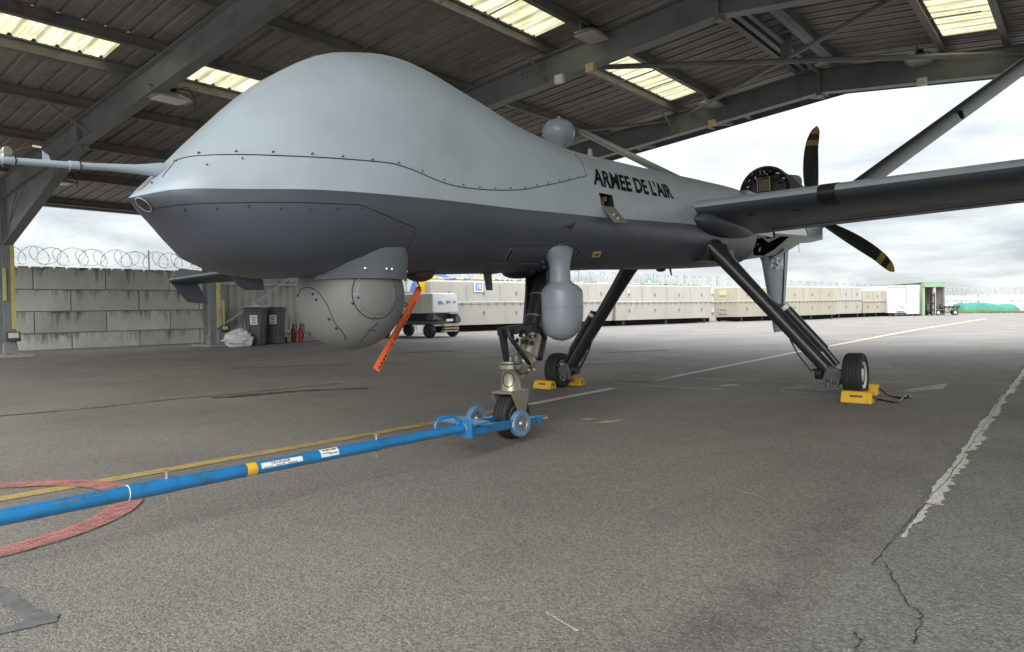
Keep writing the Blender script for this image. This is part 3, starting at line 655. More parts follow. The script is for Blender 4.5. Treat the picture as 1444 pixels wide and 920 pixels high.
# ================================================================== WALLS
WP = [(-22.4, 0.5), (-21.55, 11.0), (-18.9, 41.5), (-9.35, 80.4), (-5.0, 83.4), (9.0, 93.0)]
WH = [2.2, 2.2, 2.4, 1.62, 1.68, 1.9]
BL, BH, BT = 1.75, 0.595, 0.5
def wall_run(p, q, rows, t, y_from=0.0, h0=-0.155, y_shift=0.0):
    p, q = Vector((*p, 0)), Vector((*q, 0)); d = (q-p); Ln = d.length; d.normalize(); nrm = Vector((-d.y, d.x, 0))
    cm = MB(); cm.box(p + d*(Ln/2) + nrm*(BT/2) + Vector((0, 0, h0+BH*rows/2)), (Ln-0.02, BT-0.09, BH*rows-0.03), Matrix((d, nrm, Vector((0, 0, 1)))).transposed()); cm.build('mortar', M['cover'], t, smooth=0)
    key = {}
    R = Matrix((d, nrm, Vector((0, 0, 1)))).transposed().to_4x4()
    for r in range(rows):
        x = -BL*(0.5 if r % 2 else 0.0) - y_shift
        while x < Ln:
            a, b = max(0, x), min(Ln, x+BL)
            if b-a > 0.1:
                ln = round(b-a, 2)
                if ln not in key:
                    m = MB(); m.box((0, 0, 0), (ln-0.026, BT, BH-0.024)); o = m.build('block', M['concrete'], t, smooth=0, bevel=0.012); key[ln] = o
                else:
                    o = key[ln].copy(); COL.objects.link(o)
                o.parent = t; jit = random.uniform(-0.006, 0.006)
                o.matrix_local = Matrix.Translation(p + d*((a+b)/2) + nrm*(BT/2+jit) + Vector((0, 0, h0+BH*(r+0.5)))) @ R
            x += BL
wall1 = thing('block_wall', 'stained grey concrete block wall topped with razor wire beyond the shelter', 'wall')
wall_run(WP[0], WP[1], 4, wall1, y_shift=0.35); wall_run(WP[1], WP[2], 4, wall1, y_shift=0.2)
wall_run(WP[2], WP[3], 3, wall1, h0=-0.1)
m = MB()
for (a, b), (ha, hb) in zip(zip(WP[:3], WP[1:4]), zip((2.225, 2.225, 2.225), (2.225, 2.225, 1.69))):
    A, B = Vector((*a, 0)), Vector((*b, 0)); n = max(1, int((B-A).length/0.28)); d = (B-A).normalized(); nr = Vector((-d.y, d.x, 0))
    for i in range(n):
        p = A.lerp(B, (i+0.5)/n); h = 2.225 if b != WP[3] else 1.69
        m.box(p+nr*0.24+Vector((0, 0, h+random.uniform(0.0, 0.012))), (0.235, 0.58, 0.05), Matrix((d, nr, Vector((0, 0, 1)))).transposed())
m.build('coping', M['concrete'], wall1, smooth=0, bevel=0.012, kind='stuff')
# mural: yellow disc in a blue ring, on the wall above the cart
dw = (Vector((*WP[2], 0))-Vector((*WP[1], 0))).normalized()
nw = Vector((dw.y, -dw.x, 0))
def on_wall(u, v):
    d = ray(u, v); t = (Vector((*WP[1], 0))-EYE).dot(nw)/d.dot(nw); return EYE+d*t
c = on_wall(612, 415); Rm = (on_wall(612, 389)-c).length; HF = (on_wall(638, 415)-c).length/Rm
for nm, r0, r1, mt in (('mural_disc', 0, Rm, M['muralyellow']), ('mural_ring', Rm, Rm*1.25, M['muralblue'])):
    m = MB(); n = 48; vs = []
    for i in range(n):
        t = 2*PI*i/n
        for r in (r0, r1): vs.append(c + dw*math.cos(t)*r*HF + Vector((0, 0, 1))*math.sin(t)*r + nw*0.012)
    if r0 == 0: vs = vs[1::2]; m.add(vs, [tuple(range(n))])
    else: m.add(vs, [(2*i, 2*i+1, (2*i+3) % (2*n), (2*i+2) % (2*n)) for i in range(n)])
    m.build(nm, mt, wall1, smooth=0)
wall2 = thing('block_wall', 'pale block wall closing the far end of the apron behind the green tarpaulin', 'wall')
wall_run(WP[3], WP[4], 3, wall2, h0=-0.12); wall_run(WP[4], WP[5], 3, wall2, h0=-0.12)
# razor wire coils
def razor(label, pts, hts, R, pitch, fade_n, off):
    t = thing('razor_wire', label, 'razor wire')
    for coil in (0, 1):
        P = []; s = 0.0
        for (a, b), (ha, hb) in zip(zip(pts[:-1], pts[1:]), zip(hts[:-1], hts[1:])):
            A, B = Vector((*a, ha)), Vector((*b, hb)); d = (B-A); Ln = d.length; d.normalize(); nr = Vector((-d.y, d.x, 0)).normalized()
            k = int(Ln/pitch*fade_n)
            for i in range(k):
                ph = (2*PI*i/fade_n)*(1 if coil == 0 else -1) + coil*2.2; q = A + d*(Ln*i/k + math.cos(ph)*R*(0.95+0.1*math.sin(ph*0.31)) + math.sin(ph*0.17)*0.06) + nr*(off + math.sin(ph*0.5+coil)*0.12) + Vector((0, 0, R+0.06+math.sin(ph)*R*(0.94+0.06*math.sin(i*0.7))))
                P.append(q)
        q = MB(); q.tube(P, 0.0085, n=3, cap=False); q.build('coil', M['wire'], t, smooth=0, fix=False)
    # barbs
    q = MB()
    for i, p in enumerate(P[::2]):
        q.add([p+Vector((0, 0, 0.02)), p+Vector((0.02, 0.02, -0.01)), p+Vector((-0.02, -0.02, -0.01))], [(0, 1, 2)])
    q.build('barbs', M['wire'], t, smooth=0, fix=False, kind='stuff')
    for (a, b), (ha, hb) in zip(zip(pts[:-1], pts[1:]), zip(hts[:-1], hts[1:])):
        A, B = Vector((*a, ha)), Vector((*b, hb)); n = max(1, int((B-A).length/3.4)); d = (B-A).normalized(); nr = Vector((-d.y, d.x, 0)).normalized()
        for i in range(n):
            p = A.lerp(B, (i+0.5)/n)+nr*off; q = MB(); q.beam(p-Vector((0, 0, 0.1)), p+Vector((0, 0, 2*R+0.1)), 0.03, 0.03, (1, 0, 0)); q.build('post', M['wire'], t, smooth=0)
razor('coils of razor wire along the top of the long block wall', WP[:4], [2.25, 2.25, 2.25, 1.72], 0.25, 0.52, 18, 0.25)
razor('thin coils of razor wire on the far end wall', WP[3:], [1.72, 1.72, 1.72], 0.20, 0.6, 9, 0.25)

# ================================================================== BINS, BAGS, EXTINGUISHERS
def wheelie(label, p, yaw, s=1.0):
    t = thing('wheeled_bin', label, 'bin', p, 'wheeled bins against the side cladding', Matrix.Rotation(yaw, 4, 'Z') @ Matrix.Scale(s, 4))
    def ring(w, d, z, y0=0): return [Vector((x*w/2, y0+y*d/2, z)) for x, y in ((1, .8), (.8, 1), (-.8, 1), (-1, .8), (-1, -.8), (-.8, -1), (.8, -1), (1, -.8))]
    q = MB(); q.loft([ring(0.44, 0.46, 0.02), ring(0.48, 0.52, 0.45), ring(0.52, 0.58, 0.80), ring(0.55, 0.62, 0.96), ring(0.585, 0.66, 0.97), ring(0.585, 0.66, 1.0)]); q.build('body', M['bin'], t, bevel=0.012)
    q = MB(); q.loft([ring(0.60, 0.70, 1.005), ring(0.60, 0.70, 1.03), ring(0.54, 0.62, 1.065), ring(0.36, 0.42, 1.075)]); q.build('lid', M['bin'], t, bevel=0.008)
    q = MB(); q.tube([(-0.22, 0.35, 0.96), (-0.22, 0.43, 0.98), (0.22, 0.43, 0.98), (0.22, 0.35, 0.96)], 0.016); q.build('handle', M['bin'], t)
    for sx in (-1, 1):
        q = MB(); q.cyl((sx*0.24, 0.24, 0.10), (sx*0.29, 0.24, 0.10), 0.10, n=20); q.build('wheel', M['rubber'], t, bevel=0.01)
        q = MB(); q.prism([(sx*0.13, -0.30, 0.05), (sx*0.13+0.03, -0.30, 0.05), (sx*0.15+0.03, -0.325, 0.62), (sx*0.15, -0.325, 0.62)], (0, 0.03, 0)); q.build('rib', M['bin'], t)
    q = MB(); q.box((0.0, -0.315, 0.72), (0.20, 0.008, 0.27), Matrix.Rotation(0.09, 3, 'X')); lab = q.build('label', M['white'], t)
    q = MB()
    for z in (0.80, 0.78, 0.65, 0.63): q.box((0.0, -0.3215-(z-0.72)*0.09, z), (0.12, 0.002, 0.010))
    q.box((0, -0.3215, 0.72), (0.07, 0.002, 0.028)); q.build('print', M['ink'], lab, smooth=0)
    return t
pb1 = gr(359, 487.8); pb2 = gr(383, 485.8)
YB = math.radians(48)
wheelie('grey wheeled bin with white sacks on its lid, left of the pair', pb1 + Vector((-0.2, 0.18, 0)), YB)
wheelie('grey wheeled bin with closed lid, right of the pair', pb2 + Vector((-0.2, 0.25, 0)), YB)
def crumple(name, label, p, sx, sy, sz, seed, mt, n=14, flat=False):
    rnd = random.Random(seed); from mathutils import noise as mn
    m = MB(); vs = []; k = 22
    for i in range(n+1):
        th = PI*i/n
        for j in range(k):
            ph = 2*PI*j/k; d = Vector((math.sin(th)*math.cos(ph), math.sin(th)*math.sin(ph), math.cos(th)))
            r = 1 + 0.45*mn.noise(d*2.6+Vector((seed, 0, 0))) + 0.5*abs(mn.noise(d*5+Vector((0, seed, 0))))
            q = d*r; vs.append(Vector(p)+Vector((q.x*sx, q.y*sy, max(0.0, (q.z+0.75)*sz*0.6))))
    m.add(vs, [(i*k+j, i*k+(j+1) % k, (i+1)*k+(j+1) % k, (i+1)*k+j) for i in range(n) for j in range(k)])
    return tag(m.build(name, mt, None, smooth=25), label, 'bag', 'white sacks by the bins')
gb = gr(337, 489.5); crumple('plastic_sack', 'crumpled white plastic sack lying on the ground before the bins', gb + Vector((-0.1, 0.05, 0.0)), 0.18, 0.36, 0.40, 3.1, M['bag'])
crumple('plastic_sack', 'flat white sack spread on the lid of the left bin', pb1 + Vector((-0.2, 0.18, 1.06)), 0.24, 0.36, 0.07, 8.4, M['bag'])
def extinguisher(label, p, s=1.0):
    t = thing('fire_extinguisher', label, 'extinguisher', p, 'fire extinguishers near the sensor turret', Matrix.Scale(s, 4))
    q = MB(); q.lathe([(0.0, 0.0), (0.085, 0.0), (0.09, 0.03), (0.09, 0.42), (0.07, 0.49), (0.03, 0.53), (0.03, 0.56), (0, 0.56)], (0, 0, 0), (0, 0, 1), 20); q.build('cylinder', M['red'], t, smooth=50)
    q = MB(); q.box((0, 0, 0.59), (0.05, 0.05, 0.06)); q.beam((0, -0.02, 0.62), (0.10, -0.06, 0.66), 0.03, 0.02); q.build('valve', M['black'], t)
    q = MB(); q.tube([(0.03, 0, 0.60), (0.12, 0.05, 0.66), (0.13, 0.06, 0.45), (0.10, 0.05, 0.15)], 0.014); q.build('hose', M['black'], t)
pe = gr(417, 482.6)
extinguisher('red fire extinguisher, left of the two standing behind the sensor turret', pe + Vector((0, -0.07, 0)), 0.85)
extinguisher('red fire extinguisher, right of the two standing behind the sensor turret', gr(423.5, 482.8) + Vector((0, 0.02, 0)), 0.85)
q = MB(); pp = gr(415, 481.5) + Vector((-0.4, 0, 0)); q.box(pp+Vector((0, 0, 0.42)), (0.12, 0.14, 0.84)); q.box(pp+Vector((0, 0, 0.02)), (0.3, 0.3, 0.03)); tag(q.build('extinguisher_stand', M['column'], None, bevel=0.01), 'grey metal stand behind the two fire extinguishers', 'stand')
q = MB(); pp = gr(411.5, 481) + Vector((-0.55, 0, 0)); q.lathe([(0.13, 0), (0.13, 0.5), (0.10, 0.78), (0.0, 0.8)], pp, (0, 0, 1), 20); q.cyl(pp+Vector((0, 0, 0.8)), pp+Vector((0, 0, 0.88)), 0.03); tag(q.build('gas_bottle', M['red'], None), 'dark red gas bottle behind the grey stand near the cladding', 'gas bottle')

# ================================================================== CONTAINERS, CART, SHEDS
ROW = (gr(1003, 455)-gr(607, 470)); ROW.z = 0; ROW.normalize(); PRP = Vector((ROW.y, -ROW.x, 0))
def box_container(label, corner, length, width, height, mt, mt_end=None, wheels=True, clamps=True, gap=0.27, nseg=4):
    """corner: near front corner at the ground, length runs along the row, width runs back"""
    Rm = Matrix((ROW, -PRP, Vector((0, 0, 1)))).transposed().to_4x4()           # local x along row, y back, z up
    t = thing('transport_container', label, 'container', corner, 'beige transport containers along the wall', Rm)
    L, W, H = length, width, height; mid = gap+(H-gap)*0.50
    def ring(i, z): return [Vector((i, i, z)), Vector((L-i, i, z)), Vector((L-i, W-i, z)), Vector((i, W-i, z))]
    q = MB(); q.loft([ring(0.06, gap), ring(0.0, mid-0.05), ring(-0.03, mid-0.04), ring(-0.03, mid-0.004)]); q.build('base', mt, t, bevel=0.02)
    q = MB(); q.loft([ring(-0.03, mid+0.004), ring(-0.03, mid+0.035), ring(0.0, mid+0.045), ring(0.05, H-0.05), ring(0.10, H)]); q.build('lid', mt, t, bevel=0.03)
    if clamps:
        q = MB(); n = int(L/0.42)
        for i in range(n): q.box((0.2+i*(L-0.4)/max(1, n-1), -0.042, mid-0.045), (0.035, 0.03, 0.13))
        for i in range(5): q.box((-0.042, 0.2+i*(W-0.4)/4, mid-0.045), (0.03, 0.035, 0.13))
        q.build('clamps', M['steel'], t, smooth=0, kind='stuff')
        q = MB()
        for i in range(nseg):
            x = L*(i+0.5)/nseg
            for z in (gap+(H-gap)*0.27, gap+(H-gap)*0.72):
                q.box((x, -0.012, z), (0.05, 0.03, 0.15))
        q.build('handles', M['steel'], t, smooth=0, kind='stuff')
    for i in range(1, nseg):
        q = MB(); q.box((L*i/nseg, 0.004, (mid+H)/2-0.06), (0.03, 0.05, (H-mid)*0.8)); q.build('stiffener', mt, t, smooth=0)
    if wheels:
        for i in range(3):
            x = L*(0.08+0.42*i)
            for y in (0.15, W-0.15):
                q = MB(); q.cyl((x, y-0.05, 0.10), (x, y+0.05, 0.10), 0.10, n=16); q.box((x, y, 0.20), (0.12, 0.12, 0.10)); q.build('caster', M['black'], t)
    q = MB(); q.box((L/2, W/2, gap/2+0.01), (L-0.24, W-0.24, gap-0.06)); q.build('underside_shade', M['painted_shade'], t, smooth=0)  # black filler box added so the gap under the container looks shaded
    return t, mid
pA = gr(608, 470); pA2 = gr(884, 460.5); pA3 = gr(1003, 455)
LA = (pA2-pA).length
tA, mA = box_container('long beige container nearest the white power cart, with a blue square sign', pA, LA-0.05, 2.2, 2.12, M['beige2'], nseg=6)
tA2, mA2 = box_container('pale container second in the row, between the drone legs', pA+ROW*(LA+0.1), (pA3-pA2).length-0.1, 2.2, 2.05, M['beige2'], nseg=4)
# blue square sign on the first container
def on_row(u, v, off=-0.01, base=None):
    b = base if base is not None else pA
    d = ray(u, v); t = (b-EYE).dot(PRP)/d.dot(PRP); return EYE+d*t+PRP*off
def rowrect(name, u0, v0, u1, v1, mt, off=0.012, cat=None, parent=None, base=None):
    a, b, c, d = on_row(u0, v0, off, base), on_row(u1, v0, off, base), on_row(u1, v1, off, base), on_row(u0, v1, off, base)
    q = MB(); q.add([a, b, c, d], [(0, 1, 2, 3)]); o = q.build(name, mt, None, smooth=0)
    if parent: o.parent = parent; o.matrix_parent_inverse = parent.matrix_world.inverted()
    return o
bpy.context.view_layer.update()
rowrect('sign', 668, 397, 681, 412, M['white'], 0.025, parent=tA); rowrect('sign', 670, 399.5, 679, 410, M['signblue'], 0.03, parent=tA); rowrect('sign', 672, 401.5, 677.5, 408.2, M['white'], 0.034, parent=tA)
for vv in (402.6, 404.8, 407): rowrect('sign_print', 673, vv, 676.6, vv+0.9, M['signblue'], 0.037, parent=tA)
rowrect('sign_print', 673, 402.6, 674, 407.9, M['signblue'], 0.038, parent=tA)
rowrect('label', 884.5, 408, 888, 414, M['white'], 0.02, parent=tA2)
# small signs on the wall behind the row
def wallrect(name, u0, v0, u1, v1, mt, off=0.012):
    q = MB(); q.add([on_wall(u, v)+nw*off for u, v in ((u0, v0), (u1, v0), (u1, v1), (u0, v1))], [(0, 1, 2, 3)]); o = q.build(name, mt, None, smooth=0); o.parent = wall1; return o
wallrect('wall_sign', 912, 393, 918.5, 404, M['signgreen']); wallrect('wall_sign', 914, 395, 916.5, 400, M['white'], 0.016); wallrect('wall_sign', 953, 401.5, 960, 407, M['signred'])
wallrect('door_plate', 671, 389, 700, 396, M['sand'])
pB = gr(1042, 454); pB0 = pB - PRP*1.75
tB, mB = box_container('beige container end on, with a sand coloured plate, left of the blue labelled one', pB0+PRP*1.75, 5.0, 1.75, 2.02, M['beige'], nseg=3)
pC = gr(1108, 452.5)
tC, mC = box_container('beige container end on, with a small blue label, behind the drone leg', pC, 6.0, 2.3, 2.03, M['beige'], nseg=3)
pD = gr(1152, 450)
LD = (gr(1213, 447.5)-pD).length
tD, mD = box_container('pale container with a sand plate on its end, right of the drone leg', pD, LD-0.05, 2.2, 2.1, M['beige2'], nseg=4)
tD2, mD2 = box_container('last container of the row, with a yellowish lower half', pD+ROW*(LD+0.1), (gr(1249, 446)-gr(1213, 447.5)).length, 2.1, 1.9, M['beige'], nseg=3)
# plates on the ends that face the camera
for t, W, H, cols in ((tB, 1.75, 2.02, 'sand'), (tD, 2.2, 2.1, 'sand'), (tC, 2.3, 2.03, None)):
    q = MB(); q.box((0.018, W*0.62, H*0.82), (0.05, W*0.30, H*0.12)); q.box((0.0, W*0.62, H*0.80), (0.06, W*0.22, H*0.09)); q.build('plate', M['sand'], t, smooth=0)
    q = MB(); q.box((-0.0, W*0.62, H*0.36), (0.05, W*0.30, 0.03)); q.box((-0.0, W*0.62, H*0.24), (0.05, W*0.30, 0.03)); q.box((-0.0, W*0.75, H*0.30), (0.05, 0.03, 0.25)); q.box((-0.0, W*0.48, H*0.30), (0.05, 0.03, 0.25)); q.build('pocket', M['beige'], t, smooth=0)
q = MB(); q.box((-0.012, 1.7, 0.98), (0.03, 0.62, 0.26)); q.build('label', M['signblue'], tC, smooth=0)
for dz in (0.05, -0.05):
    q = MB(); q.box((-0.030, 1.7, 0.98+dz), (0.006, 0.5, 0.03)); q.build('label_print', M['white'], tC, smooth=0)
q = MB(); q.box((0.5, 0.0, 1.72), (0.35, 0.03, 0.5)); q.build('label', M['white'], tD, smooth=0)

# white ground power cart
def cart():
    pw = gr(606, 477); pr = gr(640, 474.8); ax = (pr-pw); ax.z = 0; wheel_sep = ax.length; ax.normalize()
    # the end panel faces the camera right; long side runs away to the left
    d_end = ax; d_long = Vector((-ax.y, ax.x, 0))
    Rm = Matrix((d_end, d_long, Vector((0, 0, 1)))).transposed().to_4x4()
    t = thing('power_cart', 'white and cream ground power cart on four rubber wheels before the containers', 'cart', pw, None, Rm)
    W = 1.34; Ln = 2.6; x0 = -0.05
    def ring(i, j, z): return [Vector((x0+i, -0.2+i, z)), Vector((x0+W-i, -0.2+i+j, z)), Vector((x0+W-i, Ln-i, z)), Vector((x0+i, Ln-i, z))]
    q = MB(); q.loft([ring(0, 0, 0.82), ring(0.0, 0, 0.90), ring(0.03, 0, 1.42), ring(0.09, 0, 1.50)]); q.build('hood', M['cartwhite'], t, bevel=0.04)
    q = MB(); q.box((x0-0.002, Ln/2+0.1, 1.14), (0.03, Ln-0.35, 0.52), Matrix.Rotation(0.055, 3, 'Y')); q.build('side_panel', M['cream'], t, smooth=0)
    q = MB(); q.box((x0+W/2, Ln/2, 0.70), (W-0.25, Ln-0.2, 0.24)); q.build('engine_bay', M['black'], t, smooth=0)
    q = MB(); q.box((x0+W/2, Ln/2, 0.50), (W-0.1, Ln, 0.14)); q.build('chassis', M['bin'], t, bevel=0.02)
    q = MB(); q.box((x0+W/2+0.08, -0.3, 0.42), (W-0.55, 0.16, 0.08)); q.build('step', M['lamp'], t); q = MB(); q.box((x0+W/2+0.08, -0.33, 0.31), (W-0.6, 0.12, 0.05)); q.build('orange_bar', M['ochre'], t)
    q = MB(); q.box((x0+W/2+0.05, -0.31, 0.22), (W-0.6, 0.12, 0.04)); q.build('step', M['lamp'], t)
    q = MB(); q.prism([(x0+W-0.02, -0.2, 0.80), (x0+W+0.14, -0.2, 0.62), (x0+W+0.14, -0.2, 0.50), (x0+W-0.15, -0.2, 0.42), (x0+W-0.15, -0.2, 0.62)], (0, 1.3, 0)); q.build('fender', M['bin'], t, bevel=0.02)
    q = MB(); q.prism([(x0+0.02, -0.26, 0.80), (x0-0.12, -0.26, 0.60), (x0+0.5, -0.26, 0.60), (x0+0.16, -0.26, 0.70)], (0, 0.3, 0)); q.build('fender', M['bin'], t, bevel=0.02)
    q = MB(); q.box((x0+0.75, -0.285, 0.58), (0.35, 0.01, 0.08)); q.build('plate', M['white'], t)
    for x, y in ((0.05, 0.05), (wheel_sep, 0.05), (0.05, Ln-0.5), (wheel_sep, Ln-0.5)):
        q = MB(); q.lathe([(0.12, -0.09), (0.19, -0.10), (0.235, -0.06), (0.235, 0.06), (0.19, 0.10), (0.12, 0.09)], (x, y, 0.235), (1, 0, 0), 24); w = q.build('wheel', M['rubber'], t, smooth=50)
        q = MB(); q.cyl((x-0.07, y, 0.235), (x+0.07, y, 0.235), 0.115, n=16); q.build('rim', M['bin'], w)
    # logo: blue wedge and two letters on the white end panel, smaller mark on the cream side
    yf = -0.2-0.004
    q = MB(); q.prism([(0.22, yf+0.012, 1.12), (0.52, yf+0.012, 1.12), (0.44, yf+0.02, 1.20), (0.34, yf+0.02, 1.24), (0.23, yf+0.02, 1.20)], (0, -0.012, 0)); q.build('logo', M['signblue'], t, smooth=0)
    flat_text('n', 'logo', M['bin'], t, (0.66, yf, 1.14), (0.18, 0, 0), (0, 0, 0.09), 0.012); flat_text('v', 'logo', M['bin'], t, (0.98, yf, 1.14), (0.17, 0, 0), (0, 0, 0.09), 0.012)
    xs = x0-0.022
    q = MB(); q.prism([(xs+0.006, 1.9, 1.02), (xs+0.006, 1.55, 1.02), (xs+0.014, 1.55, 1.24), (xs+0.014, 1.9, 1.24)], (-0.02, 0, 0)); q.build('logo', M['signblue'], t, smooth=0)
    flat_text('80', 'logo', M['bin'], t, (xs, 1.35, 1.04), (0, -0.45, 0), (0, 0, 0.16), 0.016)
cart()

# white container with cooling unit, green shelter, forklift, trailer, tarpaulin
def far_boxes():
    pw0, pw1 = gr(1252, 446.3), gr(1298, 445.6); d = pw1-pw0; d.z = 0; Ln = d.length; d.normalize(); b = Vector((-d.y, d.x, 0))
    Rm = Matrix((d, b, Vector((0, 0, 1)))).transposed().to_4x4()
    t = thing('white_container', 'white shipping container with cooling unit beside the green shelter', 'container', pw0, None, Rm)
    H = 2.2; ls = Ln*0.56
    q = MB(); q.box((ls/2, 2.0, H/2+0.12), (ls, 4.0, H-0.24)); q.build('body', M['boxwhite'], t, bevel=0.02)
    q = MB(); q.box((ls/2, -0.02, H*0.72), (ls-0.3, 0.04, 0.03)); q.box((ls/2, -0.02, H*0.45), (ls-0.3, 0.04, 0.03)); q.box((ls/2, -0.02, H-0.1), (ls, 0.05, 0.08)); q.build('panel_frame', M['lamp'], t, smooth=0)
    q = MB(); q.box((ls*0.68, -0.12, 0.62), (0.62, 0.24, 0.5)); cu = q.build('cooling_unit', M['boxwhite'], t, bevel=0.02)
    q = MB(); q.box((ls*0.68, -0.245, 0.62), (0.40, 0.02, 0.30)); q.build('grille', M['lamp'], cu)
    q = MB(); m2 = 10; w = (Ln-ls-0.1)/m2
    prof = []
    for i in range(m2): prof += [(ls+0.05+i*w, 0.0), (ls+0.05+i*w+w*0.5, 0.0), (ls+0.05+i*w+w*0.6, 0.06), (ls+0.05+i*w+w*0.9, 0.06)]
    n = len(prof); q.add([(x, y, z) for z in (0.15, H+0.05) for x, y in prof], [(i, i+1, n+i+1, n+i) for i in range(n-1)]); q.build('ribbed_side', M['boxwhite'], t, smooth=0)
    q = MB(); q.box(((ls+Ln)/2, 2.0, H/2+0.10), (Ln-ls-0.05, 3.8, H-0.2)); q.build('body', M['boxwhite'], t)
    q = MB()
    for i in range(6): q.box((0.2+i*(Ln-0.4)/5, 0.15, 0.06), (0.2, 0.3, 0.12))
    q.build('blocks', M['black'], t, smooth=0, kind='stuff')
    # green shelter, open front
    pg0, pg1 = gr(1301.5, 445.3), gr(1333, 444.2); d2 = pg1-pg0; d2.z = 0
    d2 = (d.lerp(d2.normalized(), 0.35)).normalized(); L2 = 0.0
    # choose the length so that the right post lands on its sight line
    rr = ray(1333, 444.2); rr2 = Vector((rr.x, rr.y)); den = d2.x*rr2.y-d2.y*rr2.x; L2 = -(pg0.x*rr2.y-pg0.y*rr2.x)/den
    b2 = Vector((-d2.y, d2.x, 0)); R2 = Matrix((d2, b2, Vector((0, 0, 1)))).transposed().to_4x4()
    t = thing('green_shelter', 'open fronted green metal shelter holding a forklift', 'shelter', pg0, None, R2)
    Hg = 2.38
    q = MB(); q.box((0.07, 0.07, Hg/2), (0.22, 0.14, Hg)); q.build('post', M['green'], t, smooth=0)
    q = MB(); q.box((L2-0.07, 0.07, Hg/2-0.15), (0.14, 0.14, Hg-0.3)); q.build('post', M['column'], t, smooth=0)
    q = MB(); q.box((L2*0.52, 0.05, Hg/2-0.15), (0.22, 0.12, Hg-0.3)); q.build('post', M['lamp'], t, smooth=0)
    q = MB(); q.box((L2/2, 0.0, Hg-0.14), (L2, 0.16, 0.30)); q.build('fascia', M['green'], t, smooth=0)
    q = MB(); q.prism([(-0.05, -0.05, Hg+0.02), (L2+0.05, -0.05, Hg+0.02), (L2+0.05, 5.0, Hg-0.1), (-0.05, 5.0, Hg-0.1)], (0, 0, 0.06)); q.build('roof', M['green'], t, smooth=0)
    for x in (0.03, L2-0.03):
        q = MB(); q.box((x, 2.6, Hg/2), (0.04, 4.9, Hg-0.2)); q.build('side_wall', M['innersheet'], t, smooth=0)
    q = MB(); prof = []; w = L2/12
    for i in range(12): prof += [(i*w, 4.9), (i*w+w*.5, 4.9), (i*w+w*.6, 4.82), (i*w+w*.9, 4.82)]
    n = len(prof); q.add([(x, y, z) for z in (0.0, Hg-0.15) for x, y in prof], [(i, i+1, n+i+1, n+i) for i in range(n-1)]); q.build('back_wall', M['innersheet'], t, smooth=0)
    q = MB(); q.box((L2/2, 4.7, Hg*0.5), (L2-0.1, 0.08, 0.08)); q.build('rail', M['steel'], t, smooth=0)
    # forklift inside
    t = thing('forklift', 'dark forklift mast and body parked inside the green shelter', 'forklift', gr(1310.5, 445.0), None, R2)
    q = MB(); 
    for x in (-0.14, 0.14): q.box((x, -0.3, 0.85), (0.06, 0.08, 1.6))
    for z in (0.4, 0.9, 1.5): q.box((0, -0.3, z), (0.3, 0.06, 0.06))
    q.build('mast', M['black'], t, smooth=0)
    q = MB(); q.box((0, 0.55, 0.55), (0.5, 1.3, 0.6)); q.box((0, 1.05, 0.95), (0.5, 0.35, 0.3)); q.build('body', M['bin'], t, bevel=0.05)
    for x in (-0.12, 0.12):
        q = MB(); q.beam((x, -0.35, 0.1), (x, -1.0, 0.07), 0.08, 0.04); q.build('fork', M['steel'], t, smooth=0)
        for y in (0.0, 1.0):
            q = MB(); q.cyl((x*2.2-0.06, y, 0.2), (x*2.2+0.06, y, 0.2), 0.2, n=16); q.build('wheel', M['rubber'], t)
    # small khaki trailer
    a, c = gr(1321, 444.8), gr(1347, 444.6); d3 = (c-a); d3.z = 0; L3 = d3.length; d3.normalize(); R3 = Matrix((d3, Vector((-d3.y, d3.x, 0)), Vector((0, 0, 1)))).transposed().to_4x4()
    t = thing('khaki_trailer', 'khaki flat trailer with small wheels before the green shelter', 'trailer', a, None, R3)
    q = MB(); q.beam((-0.2, 0, 0.42), (L3+0.1, 0, 0.38), 0.7, 0.06); q.beam((L3, 0, 0.4), (L3+0.35, 0, 0.62), 0.2, 0.05); q.build('bed', M['khaki'], t, smooth=0)
    for x, y in ((0.05, -0.3), (L3-0.05, -0.3), (0.05, 0.3), (L3-0.05, 0.3)):
        q = MB(); q.cyl((x, y-0.06, 0.2), (x, y+0.06, 0.2), 0.2, n=18); w = q.build('wheel', M['rubber'], t); q = MB(); q.cyl((x, y-0.065, 0.2), (x, y+0.065, 0.2), 0.09, n=12); q.build('rim', M['rim'], w)
    q = MB()
    for i in range(5): q.beam((0.15+i*0.28, -0.25, 0.45), (0.25+i*0.30, 0.2, 0.78-0.05*(i % 3)), 0.07, 0.06); q.box((0.3+i*0.26, 0, 0.6), (0.16, 0.5, 0.14))
    q.build('equipment', M['black'], t, smooth=0)
    # tarpaulin-covered stack
    a, c = gr(1341, 441.2), gr(1442, 440.4); a = a+(c-a)*0.0; ax = (c-a); ax.z = 0; Lt = ax.length; ax.normalize(); bk = Vector((-ax.y, ax.x, 0))
    m = MB(); rings = []; nn = 40; from mathutils import noise as mn
    for i in range(nn+1):
        x = Lt*i/nn; e = min(1, i/6, (nn-i)/4); e = math.sqrt(max(0.02, e)); ring = []
        for k in range(15):
            th = PI*k/14; jx = mn.noise(Vector((x*0.8, th*2, 3)))*0.12; h = (0.74+0.10*math.sin(x*0.9)+1.3*jx+0.05*math.sin(x*3.1))*e
            ring.append(a+ax*x+bk*(1.5-1.5*math.cos(th)*(0.75+0.25*e))+Vector((0, 0, max(-0.05, h*min(1, math.sin(th)*1.35)))))
        rings.append(ring)
    m.loft(rings, closed=False, cap=False); tag(m.build('tarpaulin_stack', M['tarp'], None, smooth=60), 'long stack under a green tarpaulin before the far wall', 'tarpaulin')
far_boxes()
